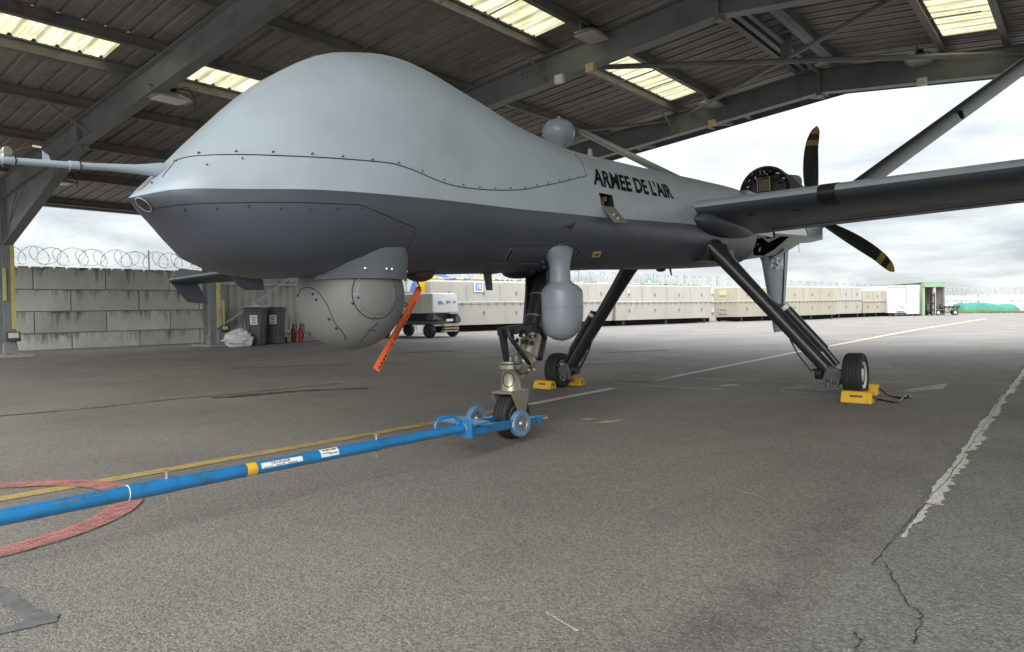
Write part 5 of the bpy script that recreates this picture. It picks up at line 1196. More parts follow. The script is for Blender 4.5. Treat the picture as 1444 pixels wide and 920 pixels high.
for sg in (1, -1):
    U = []; Lw = []
    for l in stations:
        a, b = wsec(l)
        if l > 10.2: a = a+Vector((0, 0.05, 0)); b = b+Vector((0, -0.02, 0))
        U.append([Vector((p.x*sg, p.y, p.z)) for p in place(WU, a, b)]); Lw.append([Vector((p.x*sg, p.y, p.z)) for p in place(WL, a, b)])
    m = MB(); m.loft(U, cap=False, closed=False); wing = dpart(m, 'wing', M['hull'], smooth=60)
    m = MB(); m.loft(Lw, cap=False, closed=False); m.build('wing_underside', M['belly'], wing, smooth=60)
    m = MB(); m.add(U[-1]+Lw[-1][::-1][1:-1], [tuple(range(len(U[-1])+len(Lw[-1])-2))]); m.build('wing_tip', M['belly'], wing, smooth=0)
    # leading edge patch
    l0, l1 = 1.60, 1.745; rings = []
    for l in (l0, l1):
        a, b = wsec(l); o1 = [p+Vector((0, -0.004, 0.004)) for p in place(WU, a, b)[:7]]; o2 = [p+Vector((0, -0.004, -0.004)) for p in place(WL, a, b)[1:6]]; rings.append([Vector((p.x*sg, p.y, p.z)) for p in o2[::-1]+o1])
    m = MB(); m.loft(rings, cap=False, closed=False); m.build('leading_edge_patch', M['black'], wing, smooth=60)
    # flap gap and small underside fittings
    m = MB(); A1, A2 = wsec(0.9), wsec(9.4)
    m.tube([Vector((sg*x, a.y+(b.y-a.y)*0.76, a.z+(b.z-a.z)*0.76-0.042*(1-0.5*(x/10)))) for x in (0.9, 3, 5, 7, 9.4) for a, b in [wsec(x)]], 0.006, n=4); m.build('flap_gap', M['seam'], wing)
    m = MB()
    for x in (0.95, 1.35): a, b = wsec(x); m.box(Vector((sg*x, a.y+0.25, a.z-0.105)), (0.06, 0.05, 0.01))
    m.build('drain_plates', M['seam'], wing, smooth=0, kind='stuff')
    # wing tip fin above and below
    tip = Vector((sg*10.38, 0, 0)); a, b = wsec(10.35)
    m = MB(); m.prism([tip+Vector((0, a.y+0.10, a.z-0.02)), tip+Vector((0, b.y-0.0, b.z+0.0)), tip+Vector((0, b.y+0.22, b.z-0.40)), tip+Vector((0, a.y+0.44, a.z-0.42))], (sg*0.02, 0, 0)); m.build('tip_fin', M['belly'], wing, smooth=0, bevel=0.006)
    m = MB(); m.prism([tip+Vector((0, a.y+0.12, a.z+0.02)), tip+Vector((0, b.y, b.z+0.02)), tip+Vector((0, b.y+0.12, b.z+0.27)), tip+Vector((0, a.y+0.30, a.z+0.25))], (sg*0.02, 0, 0)); m.build('tip_fin', M['pod'], wing, smooth=0, bevel=0.006)
    m = MB(); m.lathe([(0.04*math.sin(PI*i/8), -0.05*math.cos(PI*i/8)) for i in range(9)], (sg*10.1, b.y-0.05, b.z+0.08), (0, 1, 0), 14); m.build('strobe', M['white'], wing, smooth=60)
    # fin hanging under the outer wing
    l = 8.1; a, b = wsec(l); m = MB(); m.prism([Vector((sg*l, a.y+0.10, a.z-0.05)), Vector((sg*l, b.y-0.12, b.z)), Vector((sg*l, b.y-0.10, b.z-0.22)), Vector((sg*l, a.y+0.36, a.z-0.31)), Vector((sg*l, a.y+0.20, a.z-0.22))], (sg*0.05, 0, 0)); m.build('pylon', M['belly'], wing, smooth=0, bevel=0.01)
    # fairing where wing meets body
    m = MB(); rings = []
    for i in range(17):
        t = i/16; r = math.sin(PI*min(0.999, max(0.001, t))**0.8)**0.6; y = 4.98+1.62*t
        rings.append([Vector((sg*(0.52+r*0.18*math.cos(2*PI*k/20)), y, 1.765-0.02*t+r*0.115*math.sin(2*PI*k/20))) for k in range(20)])
    m.loft(rings); dpart(m, 'wing_root_fairing', M['belly'], smooth=60)

# ---- engine bay, cowl, propeller
ES = 8.75; ea, eb, et = ps(1044, 265, ES), ps(1115.5, 262, ES), ps(1083, 235, ES); EC = Vector(((ea.x+eb.x)/2, ES, 0)); ER = (eb.x-ea.x)/2; EC.z = et.z-ER
m = MB(); m.lathe([(ER*0.93, 0), (ER, 0.02), (ER, 0.10), (ER*0.96, 0.6), (ER*0.8, 1.3), (ER*0.55, 1.9), (ER*0.4, 2.2)], EC, (0, 1, 0), 40); eng = dpart(m, 'engine', M['engine'], smooth=40)
m = MB(); m.tube([EC+Vector((math.cos(2*PI*i/40)*ER, -0.01, math.sin(2*PI*i/40)*ER)) for i in range(40)], 0.012, n=6, closed=True); m.build('engine_ring', M['gunmetal'], eng)
for k in (-1, 1):
    m = MB(); cx_ = EC+Vector((k*ER*0.52, -0.02, ER*0.10)); m.lathe([(ER*0.30, 0.0), (ER*0.34, -0.03), (ER*0.26, -0.035), (ER*0.24, 0.08), (0, 0.09)], cx_, (0, 1, 0), 24); m.build('duct', M['black'], eng, smooth=40)
m = MB(); m.box(EC+Vector((0.0, -0.03, ER*0.25)), (ER*0.42, 0.06, ER*0.5)); m.build('gearbox', M['khaki'], eng, bevel=0.008)
m = MB(); w_ = ER*0.24
m.tube([EC+Vector((-w_, -0.065, ER*0.0)), EC+Vector((-w_, -0.065, ER*0.52)), EC+Vector((w_, -0.065, ER*0.56)), EC+Vector((w_, -0.065, 0))], 0.010, n=6); m.build('bracket', M['champagne'], eng)
rn = random.Random(11); m = MB()
for k in range(70):
    a = rn.uniform(0.05, 0.95)*PI; r = ER*rn.uniform(0.60, 0.95); m.box(EC+Vector((math.cos(a)*r, -0.02-rn.random()*0.05, math.sin(a)*r)), (rn.uniform(.01, .045), 0.05, rn.uniform(.008, .03)), Matrix.Rotation(a+rn.uniform(-.5, .5), 3, 'Y'))
m.build('fittings', M['black'], eng, smooth=0, kind='stuff')
m = MB()
for k in range(10):
    a = rn.uniform(0.1, 0.9)*PI; r = ER*rn.uniform(0.62, 0.9); m.box(EC+Vector((math.cos(a)*r, -0.08, math.sin(a)*r)), (rn.uniform(.02, .05), 0.02, rn.uniform(.006, .016)), Matrix.Rotation(a+rn.uniform(-.5, .5), 3, 'Y'))
m.build('clips', M['bare'], eng, smooth=0, kind='stuff')
m = MB()
for k in range(8):
    a0 = rn.uniform(0.1, 0.9)*PI; a1 = a0+rn.uniform(-.8, .8); r0, r1 = ER*rn.uniform(.6, .95), ER*rn.uniform(.6, .95); p0 = EC+Vector((math.cos(a0)*r0, -0.06, math.sin(a0)*r0)); p1 = EC+Vector((math.cos(a1)*r1, -0.06, math.sin(a1)*r1)); m.tube([p0, (p0+p1)/2+Vector((0, -0.05, 0.02)), p1], 0.008, n=6)
m.build('hoses', M['black'], eng, kind='stuff')
x0_ = ps(1117, 252, 9.15); x1_ = ps(1131, 253, 9.45); m = MB(); m.lathe([(0.085, 0), (0.10, 0.12), (0.11, 0.34), (0.095, 0.345), (0.085, 0.1)], x0_+Vector((-0.12, -0.05, -0.02)), (x1_-x0_)+Vector((0.02, 0, -0.02)), 24); dpart(m, 'exhaust_stub', M['steel'], smooth=50)
# lower cowl: pale side panel, flat black patches for the open bay's shade, angled plates
def pp(u, v, l): return pl(u, v, l)
m = MB(); m.add([lo_pt(6.98, PI*i/36) for i in range(37)], [tuple(range(37))]); dpart(m, 'lower_bulkhead', M['black'], smooth=0)
def lin(p, q): return lambda y: p.z+(q.z-p.z)*(y-p.y)/(q.y-p.y)
z1 = lin(pl(1084, 329, 0.33), pl(1139, 334.5, 0.33)); zA, zBm, zC_ = pl(1064, 364, 0.13), pl(1104, 358, 0.13), pl(1141, 336, 0.13)
def z2(y): return lin(zA, zBm)(y) if y < zBm.y else lin(zBm, zC_)(y)
ysn = [7.0+0.2*i for i in range(20)]; nrings = []
for y in ysn:
    k = max(0, (y-9.6)/1.2); w1 = 0.335-0.08*k; zz1 = min(z1(y), 2.25); zz2 = min(z2(y), zz1-0.02)
    half = [Vector((w1, y, 2.32)), Vector((w1, y, zz1)), Vector((0.135, y, zz2)), Vector((0.05, y, zz2-0.012))]
    nrings.append(half+[Vector((-p.x, p.y, p.z)) for p in half[::-1]])
m = MB(); m.loft(nrings); nac = dpart(m, 'engine_cowl', M['pod'], smooth=25); nac['label'] = 'grey faceted cowl under the engine'
NBV = BVHTree.FromPolygons(m.v, m.f)
def nhit(u, v, off=0.004):
    p, n, i, d = NBV.ray_cast(LE_, lray(u, v))
    if p is None: return pl(u, v, 0.33)
    return p-lray(u, v)*off
def npoly(px, name, mt, off=0.006, parent=None):
    m = MB(); P = []
    for (u0, v0), (u1, v1) in zip(px, px[1:]+px[:1]): P += [nhit(u0+(u1-u0)*i/4, v0+(v1-v0)*i/4, off) for i in range(4)]
    m.add(P, [tuple(range(len(P)))]); return dpart(m, name, M[mt], parent, smooth=0)
npoly([(1059, 339.5), (1075, 335.5), (1084, 342.5), (1077, 361), (1063, 360.5)], 'bay_shade_patch', 'painted_shade'); npoly([(1084, 342.5), (1101, 333.5), (1113, 334), (1092, 352), (1077, 361)], 'bay_shade_patch', 'painted_shade')  # flat patches on the cowl skin; the bay's darkness is put into their colour
cwl = npoly([(1076, 323), (1136, 317), (1139, 333), (1086, 328.5)], 'cowl_panel', 'cowl', 0.02); cwl['label'] = 'pale bare metal cowl panel under the wing'
m = MB(); m.tube([nhit(1135, 317, .03), nhit(1139.5, 333.5, .03), nhit(1086, 329, .03)], 0.009, n=6); m.build('panel_edge', M['steel'], cwl)
m = MB(); m.add([nhit(1099, 320.5, .03), nhit(1104, 320, .03), nhit(1101.5, 325, .03)], [(0, 1, 2)]); m.build('warning_mark', M['orange'], cwl, smooth=0)
m = MB(); a = [nhit(1037, 339, .05), nhit(1057.5, 340, .05), nhit(1058.5, 356, .05), nhit(1043, 355, .05)]; m.prism(a, (-0.05, 0, 0)); dpart(m, 'duct_box', M['turret'], bevel=0.008)
m = MB(); a = [nhit(1043, 357.5, .05), nhit(1058, 357, .05), nhit(1064, 362, .05), nhit(1048, 368, .05)]; m.prism(a, (-0.05, 0, 0)); dpart(m, 'duct_box', M['pod'], bevel=0.008)
m = MB(); m.tube([ps(1126, 344, 9.2), ps(1127, 356, 9.2)], 0.004, n=5); dpart(m, 'static_wick', M['steel'])
m = MB(); m.beam(nhit(1092, 360), nhit(1104, 351.5), 0.03, 0.03); dpart(m, 'latch_bar', M['black'], smooth=0)
# propeller
HUB = Vector((0.04, 11.15, 2.41))
m = MB(); m.lathe([(0.30, -0.55), (0.31, -0.3), (0.26, -0.12), (0.22, 0.0), (0.21, 0.10), (0.16, 0.24), (0.07, 0.34), (0, 0.36)], HUB, (0, 1, 0), 32); prop = dpart(m, 'propeller_hub', M['blade'], smooth=50)
tu = ps(1147, 178.5, HUB.y); ang = math.atan2(tu.x-HUB.x, tu.z-HUB.z); RP = math.hypot(tu.x-HUB.x, tu.z-HUB.z)
def blade_part(mname, a, r0, r1, mt, parent, grow=0.0, n=14):
    rd = Vector((math.sin(a), 0, math.cos(a))); td = Vector((math.cos(a), 0, -math.sin(a))); m = MB(); rings = []
    for i in range(n+1):
        r = r0+(r1-r0)*i/n; k = r/RP
        ch = 0.13+0.14*math.sin(PI*min(1, max(0, k))**0.9) if k < 0.8 else (0.13+0.14*math.sin(PI*0.8**0.9))*max(0.03, 1-((k-0.8)/0.2)**2.2)**0.6
        tw = math.radians(62-44*k); cdv = td*math.cos(tw)+Vector((0, 1, 0))*math.sin(tw); nv = cdv.cross(rd)
        off = 0.05*math.sin(PI*k)-(0.05*max(0, (k-0.75)/0.25)**1.5); ctr = HUB+rd*r-cdv*(off)
        thk = (0.055*(1-k)+0.012)+grow
        ch2 = ch+2*grow; rings.append([ctr+cdv*(ch2*x)+nv*(thk*y) for x, y in ((-.5, 0), (-.3, .42), (0, .5), (.3, .3), (.5, 0), (.3, -.3), (0, -.4), (-.3, -.35))])
    m.loft(rings); return m.build(mname, M[mt], parent, smooth=60)
for k in range(3):
    a = ang + k*2*PI/3 + (0, 0.12, 0.16)[k]
    b = blade_part('propeller_blade', a, 0.12, RP, 'blade', drone)
    blade_part('tip_stripe', a, RP*0.79, RP*0.85, 'ochre', b, 0.002, 3); blade_part('tip_stripe', a, RP*0.915, RP*0.985, 'ochre', b, 0.002, 5)

# ---- tails
def fin(name, r0, r1, le0, le1, c0, c1, th, mt, mt2=None, n=10):
    U, Lo = naca(n, th, 0.0); rings = []
    d = (r1-r0).normalized(); nr = Vector((0, 1, 0)).cross(d).normalized()
    for k in range(6):
        t = k/5; b = r0.lerp(r1, t); le = le0+(le1-le0)*t; c = c0+(c1-c0)*t; shr = 1.0 if k < 5 else 0.9
        rings.append([Vector((b.x, le+x*c*shr, b.z))+nr*(y*c) for x, y in U]+[Vector((b.x, le+x*c*shr, b.z))+nr*(y*c) for x, y in Lo[::-1][1:-1]])
    m = MB(); m.loft(rings); return dpart(m, name, mt, smooth=50)
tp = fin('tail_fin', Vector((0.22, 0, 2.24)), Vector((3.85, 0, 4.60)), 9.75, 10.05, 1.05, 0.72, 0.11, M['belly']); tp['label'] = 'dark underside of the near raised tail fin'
tsb = fin('tail_fin', Vector((-0.22, 0, 2.16)), Vector((-3.83, 0, 4.40)), 9.60, 9.95, 1.25, 0.80, 0.13, M['hull'])
pr = ps(1352, 154, 10.15); m = MB(); m.tube([pr, pr+Vector((0.03, -0.06, -0.09)), pr+Vector((0.05, -0.10, -0.15))], [0.035, 0.032, 0.026], n=10); m.build('fin_probe', M['blade'], tp)
vf = fin('ventral_fin', Vector((0, 0, 1.80)), Vector((0, 0, 0.545)), 8.42, 8.95, 1.36, 0.44, 0.09, M['pod'])
m = MB(); m.tube([pl(1106.5, 352, 0.03), pl(1104.5, 410, 0.03), pl(1102, 466, 0.02)], 0.008, n=5); m.build('rudder_gap', M['seam'], vf)
def fin_text(txt, u0, v0, u1, v1, l, mt):
    a, b, c = pl(u0, v1, l), pl(u1, v1, l), pl(u0, v0, l); flat_text(txt, 'marking', M[mt], vf, a, b-a, c-a, 0.002)
fin_text('54', 1094.5, 363, 1105, 380, 0.078, 'cowl'); fin_text('33', 1087, 365, 1091, 370, 0.078, 'cowl'); fin_text('FP', 1087, 373, 1091, 378, 0.078, 'cowl')
# rudder part and actuator stub at the fin foot
m = MB(); m.cyl((-0.03, 8.62, 1.62), (0.05, 8.75, 1.62), 0.05, n=12); dpart(m, 'fin_root_fitting', M['belly'])

# ---- landing gear
def tyre(c, r, w, axis, parent, rim_mt, name='wheel', groove=4, rimr=0.60):
    axis = Vector(axis).normalized(); hw = w/2; pr = [(r*rimr, -hw*0.72), (r*0.70, -hw*0.93), (r*0.82, -hw), (r*0.93, -hw*0.93), (r*0.985, -hw*0.74)]
    gs = [-0.54+1.08*i/(groove-1) for i in range(groove)] if groove > 1 else []
    for gq in gs: pr += [(r*0.998, hw*(gq-0.07)), (r*0.965, hw*(gq-0.045)), (r*0.965, hw*(gq+0.045)), (r*0.998, hw*(gq+0.07))]
    pr += [(r*0.985, hw*0.74), (r*0.93, hw*0.93), (r*0.82, hw), (r*0.70, hw*0.93), (r*rimr, hw*0.72)]
    m = MB(); m.lathe(pr, c, axis, 48); wo = dpart(m, name, M['rubber'], parent, smooth=30)
    rr = r*rimr; m = MB(); m.lathe([(rr*0.2, -hw*0.6), (rr*0.35, -hw*0.7), (rr*0.7, -hw*0.55), (rr*0.93, -hw*0.8), (rr*1.03, -hw*0.86), (rr*1.03, hw*0.86), (rr*0.93, hw*0.84), (rr*0.7, hw*0.62), (rr*0.35, hw*0.8), (rr*0.2, hw*0.84)], c, axis, 32); ro = m.build('rim', M[rim_mt], parent, smooth=35)
    return wo
for sg, sw in ((1, 5.93), (-1, 5.83)):
    A = Vector((sg*0.42, 5.62, 1.56)); B = Vector((sg*1.50, sw-0.06, 0.215))
    ax_ = (B-A).normalized(); sd = Vector((0, 1, 0)); sd = (sd-ax_*sd.dot(ax_)).normalized(); nr = ax_.cross(sd); rings = []
    for t, a, b in ((0, .16, .09), (.06, .152, .088), (.14, .118, .078), (.3, .096, .072), (.5, .088, .070), (.8, .080, .066), (.95, .075, .064), (1.0, .070, .060)):
        rings.append([A.lerp(B, t)+sd*(a*math.cos(2*PI*k/20))+nr*(b*math.sin(2*PI*k/20)) for k in range(20)])
    m = MB(); m.loft(rings); g0 = m.build('main_gear_leg', M['carbon'], drone, smooth=60)
    # damper beside the lower leg
    on = Vector((sg*0.62, 0.10, 0.78)).normalized(); t0 = A.lerp(B, 0.55)+on*0.116; t1 = A.lerp(B, 0.88)+on*0.112; t2 = A.lerp(B, 0.985)+on*0.100
    m = MB(); m.cyl(t0, t1, 0.043, n=20); m.cyl(t1, t2, 0.030, n=16); dmp = m.build('damper', M['carbon'], g0, smooth=40)
    m = MB(); m.cyl(t0+(t1-t0)*0.01, t0+(t1-t0)*0.085, 0.0445, n=20); m.build('label', M['white'], g0, smooth=40)
    m = MB(); p = A.lerp(B, 0.42); m.prism([p+on*0.05, A.lerp(B, .56)+on*0.05, t0+on*0.02, t0-on*0.03-ax_*0.05], (0, 0.03, 0)); m.build('damper_lug', M['carbon'], g0, smooth=0)
    # foot block and lugs
    m = MB(); m.box(B+Vector((sg*0.02, 0.0, 0.0)), (0.17, 0.17, 0.15), Matrix.Rotation(sg*0.35, 3, 'Y')); m.build('foot_block', M['gunmetal'], g0, bevel=0.015)
    for k in (-1, 0, 1):
        m = MB(); m.box(B+Vector((k*0.06+0.0*sg, -0.08, -0.07)), (0.026, 0.04, 0.09)); m.build('lug', M['gunmetal'], g0, bevel=0.006)
    m = MB(); m.cyl(B+Vector((-sg*0.15, -0.03, 0.01)), B+Vector((-sg*0.085, -0.03, 0.01)), 0.055, n=18); m.build('pivot', M['black'], g0); m = MB(); m.cyl(B+Vector((sg*0.05, -0.0, 0.0)), Vector((sg*1.69, sw, 0.215)), 0.055, n=18); m.build('axle', M['black'], g0)
    m = MB(); c = Vector((sg*1.595, sw, 0.215)); m.cyl(c-Vector((0.02*sg, 0, 0)), c+Vector((0.012*sg, 0, 0)), 0.10, n=24); m.box(c+Vector((-sg*0.02, -0.05, 0.05)), (0.05, 0.10, 0.09)); m.build('brake', M['lamp'], g0, bevel=0.004)
    hp = [A.lerp(B, .70)-on*0.07, A.lerp(B, .78)-on*0.11, A.lerp(B, .90)-on*0.13, B+Vector((-sg*0.15, -0.02, 0.05))]
    m = MB(); m.tube(hp, 0.009, n=7); m.tube([p+Vector((0, -0.03, 0.01)) for p in hp[1:]], 0.006, n=6); m.build('brake_hose', M['black'], g0)
    m = MB()
    for k in range(5): m.box(A.lerp(B, .62+.02*k)-on*0.062, (0.02, 0.03, 0.012))
    m.build('hose_clips', M['steel'], g0, smooth=0, kind='stuff')
    w_ = tyre(Vector((sg*1.69, sw, 0.213)), 0.213, 0.175, (sg, 0, 0), g0, 'rim')
    # retraction links near the top
    m = MB(); m.cyl(Vector((sg*0.42, 5.95, 1.60)), A.lerp(B, .17)+Vector((0, 0.09, 0.02)), 0.022, n=10); m.cyl(Vector((sg*0.40, 6.05, 1.58)), A.lerp(B, .13)+Vector((0, 0.10, 0.05)), 0.014, n=8); m.box(A.lerp(B, .16)+Vector((0, 0.10, 0.03)), (0.06, 0.04, 0.06)); m.build('retraction_link', M['black'], g0)
    m = MB(); m.box(Vector((sg*0.36, 5.75, 1.46)), (0.22, 0.75, 0.14)); m.build('gear_well', M['black'], g0, smooth=0)

# nose gear
WC = Vector((0.09, 2.57, 0.163)); LX = 0.09
A = pl(770, 386, 0.05)+Vector((0, 0.0, 0.06)); B = pl(745, 500, LX)
ax_ = (B-A).normalized()
m = MB(); m.cyl(A.lerp(B, 0.0), A.lerp(B, 0.80), 0.075, 0.072, n=24); ng = m.build('nose_gear_strut', M['black'], drone, smooth=40)
sd = Vector((1, 0, 0)); bk = ax_.cross(sd).normalized(); bk = bk if bk.y > 0 else -bk
m = MB(); c = A.lerp(B, 0.30); m.prism([A.lerp(B, -.05)+sd*0.10-bk*0.05, A.lerp(B, .15)+sd*0.10-bk*0.11, A.lerp(B, .33)+sd*0.10-bk*0.07, A.lerp(B, .72)+sd*0.085-bk*0.03, A.lerp(B, .80)+sd*0.085+bk*0.08, A.lerp(B, -.05)+sd*0.10+bk*0.14], sd*-0.02); m.build('side_plate', M['black'], ng, bevel=0.004)
m = MB(); m.prism([A.lerp(B, -.05)-sd*0.10-bk*0.05, A.lerp(B, .15)-sd*0.10-bk*0.11, A.lerp(B, .33)-sd*0.10-bk*0.07, A.lerp(B, .72)-sd*0.085-bk*0.03, A.lerp(B, .80)-sd*0.085+bk*0.08, A.lerp(B, -.05)-sd*0.10+bk*0.14], sd*0.02); m.build('side_plate', M['black'], ng, bevel=0.004)
m = MB(); m.cyl(A.lerp(B, .52)+bk*0.10+sd*0.03, A.lerp(B, 1.0)+bk*0.085+sd*0.03, 0.04, n=16); m.build('drag_tube', M['black'], ng)
m = MB(); m.cyl(A.lerp(B, .80), A.lerp(B, 1.03), 0.079, 0.076, n=28); m.build('lower_collar', M['champagne'], ng, smooth=40)
for t in (.36, .60, .86):
    m = MB(); m.cyl(A.lerp(B, t), A.lerp(B, t+.012), 0.081, n=24); m.build('strut_band', M['steel'], ng)
K = B+ax_*0.055+Vector((0, -0.03, 0))
m = MB(); m.lathe([(0.085*math.sin(PI*i/16)*1.0, -0.085*math.cos(PI*i/16)) for i in range(17)], K, (1, 0.2, 0), 24, (1, 1)); m.build('knuckle', M['champagne'], ng, smooth=60)
PCx = pl(717, 530, LX); PT = Vector((WC.x-0.005, WC.y+0.01, 0.548)); PB = Vector((WC.x-0.005, WC.y+0.01, 0.335))
m = MB(); m.lathe([(0.080, 0), (0.082, 0.01), (0.072, 0.035), (0.070, 0.13), (0.074, 0.16), (0.086, 0.172), (0.086, 0.20), (0.06, 0.212)], PB, (0, 0, 1), 36); post = m.build('swivel_post', M['champagne'], ng, smooth=40)
m = MB(); cdp = Vector((0.55, -0.83, 0)); cdp.normalize(); xx = Vector((0.83, 0.55, 0)); cc = Vector((PB.x, PB.y, 0.43))+cdp*0.071
m.tube([cc+xx*(0.042*math.cos(t)-0.012)+Vector((0, 0, 0.052*math.sin(t)))-cdp*(0.5*(0.042*math.cos(t)-0.012)**2/0.07) for t in [2*PI*i/24 for i in range(24)]], 0.004, n=5, closed=True); m.build('gasket', M['seam'], ng)
m = MB(); m.beam(K, PB+Vector((0, 0.03, 0.10)), 0.11, 0.11); m.build('knuckle_arm', M['champagne'], ng, bevel=0.02)
m = MB(); m.cyl(PT-Vector((0, 0, 0.005)), PT+Vector((0, 0, 0.014)), 0.078, n=28); m.cyl(PT, PT+Vector((0, 0, 0.045)), 0.022, n=12); m.box(PT+Vector((0.05, 0.02, 0.03)), (0.03, 0.05, 0.05)); m.build('swivel_cap', M['steel'], ng, bevel=0.004)
# steering linkage and hoses
br = A.lerp(B, 0.63); fr = Vector((WC.x-0.01, WC.y+0.05, br.z+0.0))
fr2 = pl(706, 468, LX); 
m = MB(); m.beam(A.lerp(B, .70), fr2+Vector((0, 0.02, 0)), 0.10, 0.06); m.box(pl(716, 464, LX), (0.09, 0.05, 0.03)); m.build('steering_bracket', M['black'], ng, bevel=0.006)
m = MB(); m.prism([fr2+Vector((0.015, -0.02, 0.02)), fr2+Vector((0.015, 0.05, 0.02)), PT+Vector((0.01, -0.01, 0.0)), PT+Vector((0.01, -0.05, 0.0))], (-0.03, 0, 0)); m.build('torque_link', M['black'], ng, bevel=0.004)
hp = [fr2+Vector((0.05, 0.03, 0.0)), pl(718, 474, .15), pl(728, 488, .17), pl(740, 504, .17), pl(748, 516, .15), K+Vector((0.06, 0.02, -0.02))]
m = MB(); m.tube(hp, 0.017, n=10); m.build('torque_arm', M['black'], ng, smooth=60)
m = MB(); m.tube([pl(748, 516, .17), pl(745, 525, .18), pl(735, 528, .18), pl(727, 522, .17), pl(725, 510, .16)], 0.006, n=7); m.build('hose', M['black'], ng)
m = MB(); rn = random.Random(3)
for k in range(16): m.box(pl(rn.uniform(712, 756), rn.uniform(466, 484), rn.uniform(.10, .17)), (0.02, 0.025, 0.02), Matrix.Rotation(rn.random(), 3, 'X'))
m.build('fittings', M['black'], ng, smooth=0, kind='stuff')
m = MB()
for u, v in ((750, 474.5), (752, 521), (745, 522), (738, 473)): p = pl(u, v, .18); m.cyl(p, p+Vector((0.012, -0.008, 0)), 0.010, n=8)
m.build('bolts', M['bare'], ng, smooth=0, kind='stuff')
# fork: top plate and two arms
m = MB(); m.box((WC.x, WC.y, 0.340), (0.175, 0.22, 0.020)); m.build('fork_plate', M['champagne'], ng, bevel=0.006)
for sg in (-1, 1):
    m = MB(); x = WC.x+sg*0.082; m.prism([Vector((x, WC.y-0.11, 0.335)), Vector((x, WC.y+0.10, 0.335)), Vector((x, WC.y+0.035, 0.14)), Vector((x, WC.y-0.035, 0.14)), Vector((x, WC.y-0.045, 0.22))], (sg*0.012, 0, 0)); m.build('fork_arm', M['champagne'], ng, bevel=0.004)
tyre(WC, 0.160, 0.118, (1, 0, 0), ng, 'bare', groove=3, rimr=0.5)

# ================================================================== TOW BAR
tb0, tb1 = gr(0, 730.5, 0.2), gr(655, 604, 0.2); td = (tb1-tb0); td.normalize(); org = tb0-td*0.8
tow = thing('tow_bar', 'long blue steel tow bar clamped to the drone nose wheel', 'tow bar', (org.x, org.y, 0))
tow_inv = Matrix.Translation((-org.x, -org.y, 0))
def tb(mb, name, mt, parent=None, **k):
    o = mb.build(name, mt, None, **k); o.parent = parent or tow
    o.matrix_parent_inverse = tow_inv if parent is None else Matrix.Identity(4)
    return o
def on_bar(u, v):                                     # nearest point of the bar axis to a sight line
    d = ray(u, v).normalized(); w = tb0-EYE; b = td.dot(d); D_ = 1-b*b; s = (b*d.dot(w)-td.dot(w))/D_; return tb0+td*s
def seg(p, q, r, name, mt, parent=None, n=28): m = MB(); m.cyl(p, q, r, n=n); return tb(m, name, mt, parent, smooth=40)
j1, j2, j3 = on_bar(180, 694), on_bar(246, 683), on_bar(528, 629)
seg(org, j1, 0.0300, 'tube', M['blue']); seg(j1, j2, 0.0325, 'sleeve', M['blue']); seg(j2, j3, 0.0300, 'tube', M['blue']); seg(j3, j3+td*0.03, 0.0325, 'collar', M['blue']); seg(j3+td*0.03, tb1, 0.0275, 'tube', M['blue'])
for p, r in ((j1, .0330),): seg(p-td*0.002, p+td*0.0005, r, 'weld', M['white'])
def band(u0, u1, v0, v1, name, mt, r=0.0307): a, b = on_bar(u0, v0), on_bar(u1, v1); return seg(a, b, r, name, mt)
band(346, 360, 666, 664, 'yellow_band', M['yellow']); band(653, 661, 605, 603.5, 'yellow_band', M['yellow'], 0.0282)
side = Vector((td.y, -td.x, 0)); upz = Vector((0, 0, 1)); sdir = (side*0.78+upz*0.62).normalized(); tdir = (upz*0.78-side*0.62).normalized()
def label_patch(u0, v0, u1, v1, a0, a1, name, mt, r=0.0308):
    a, b = on_bar(u0, v0), on_bar(u1, v1); m = MB(); vs = []
    for k in range(9):
        t = a0+(a1-a0)*k/8; o = (side*math.cos(t)+upz*math.sin(t))*r; vs += [a+o, b+o]
    m.add(vs, [(2*k, 2*k+1, 2*k+3, 2*k+2) for k in range(8)]); return tb(m, name, mt, smooth=60), a, b
def bar_text(txt, a, b, t0, t1, mt, parent, f0=0.1, f1=0.9, r=0.0317):
    vs, fs, _ = text_mesh(txt); vs, fs = subdiv(vs, fs, 2); m = MB(); P = []
    for x, y in vs: t = t0+(t1-t0)*y; P.append(a.lerp(b, f0+(f1-f0)*x)+(side*math.cos(t)+upz*math.sin(t))*r)
    m.add(P, fs); o = tb(m, 'label_print', mt, smooth=0, fix=False)
    return o
l1, a, b = label_patch(365, 663, 423, 651.5, 0.0, 0.85, 'label', M['white']); bar_text('TRONAIR', a, b, 0.36, 0.78, M['ink'], l1, 0.22, 0.70)
for k in range(3):
    q, _, _ = label_patch(368+17*k, 662-3.4*k, 381+17*k, 659.5-3.4*k, 0.10, 0.16+0.02*k, 'label_print', M['ink'], 0.0315)
l2, a, b = label_patch(449, 646, 474, 641, -0.1, 1.6, 'label', M['white'])
for k in range(7): label_patch(452+3*k, 645.5-0.6*k, 453.3+3*k+(k % 3)*0.5, 645.2-0.6*k, 0.85, 1.25, 'label_print', M['ink'], 0.0315)
label_patch(451, 645.6, 462, 643.3, 0.45, 0.56, 'label_print', M['ink'], 0.0315); label_patch(460, 643.8, 473, 641.2, 0.30, 0.42, 'label_print', M['ink'], 0.0315)
for k, (u, v) in enumerate(((75, 712), (95, 708), (112, 705), (128, 702.5), (140, 700))): label_patch(u, v, u+9+4*(k % 2), v-2, 0.50+0.05*k, 0.80+0.03*(k % 3), 'scuff', M['bronze'], 0.0306)
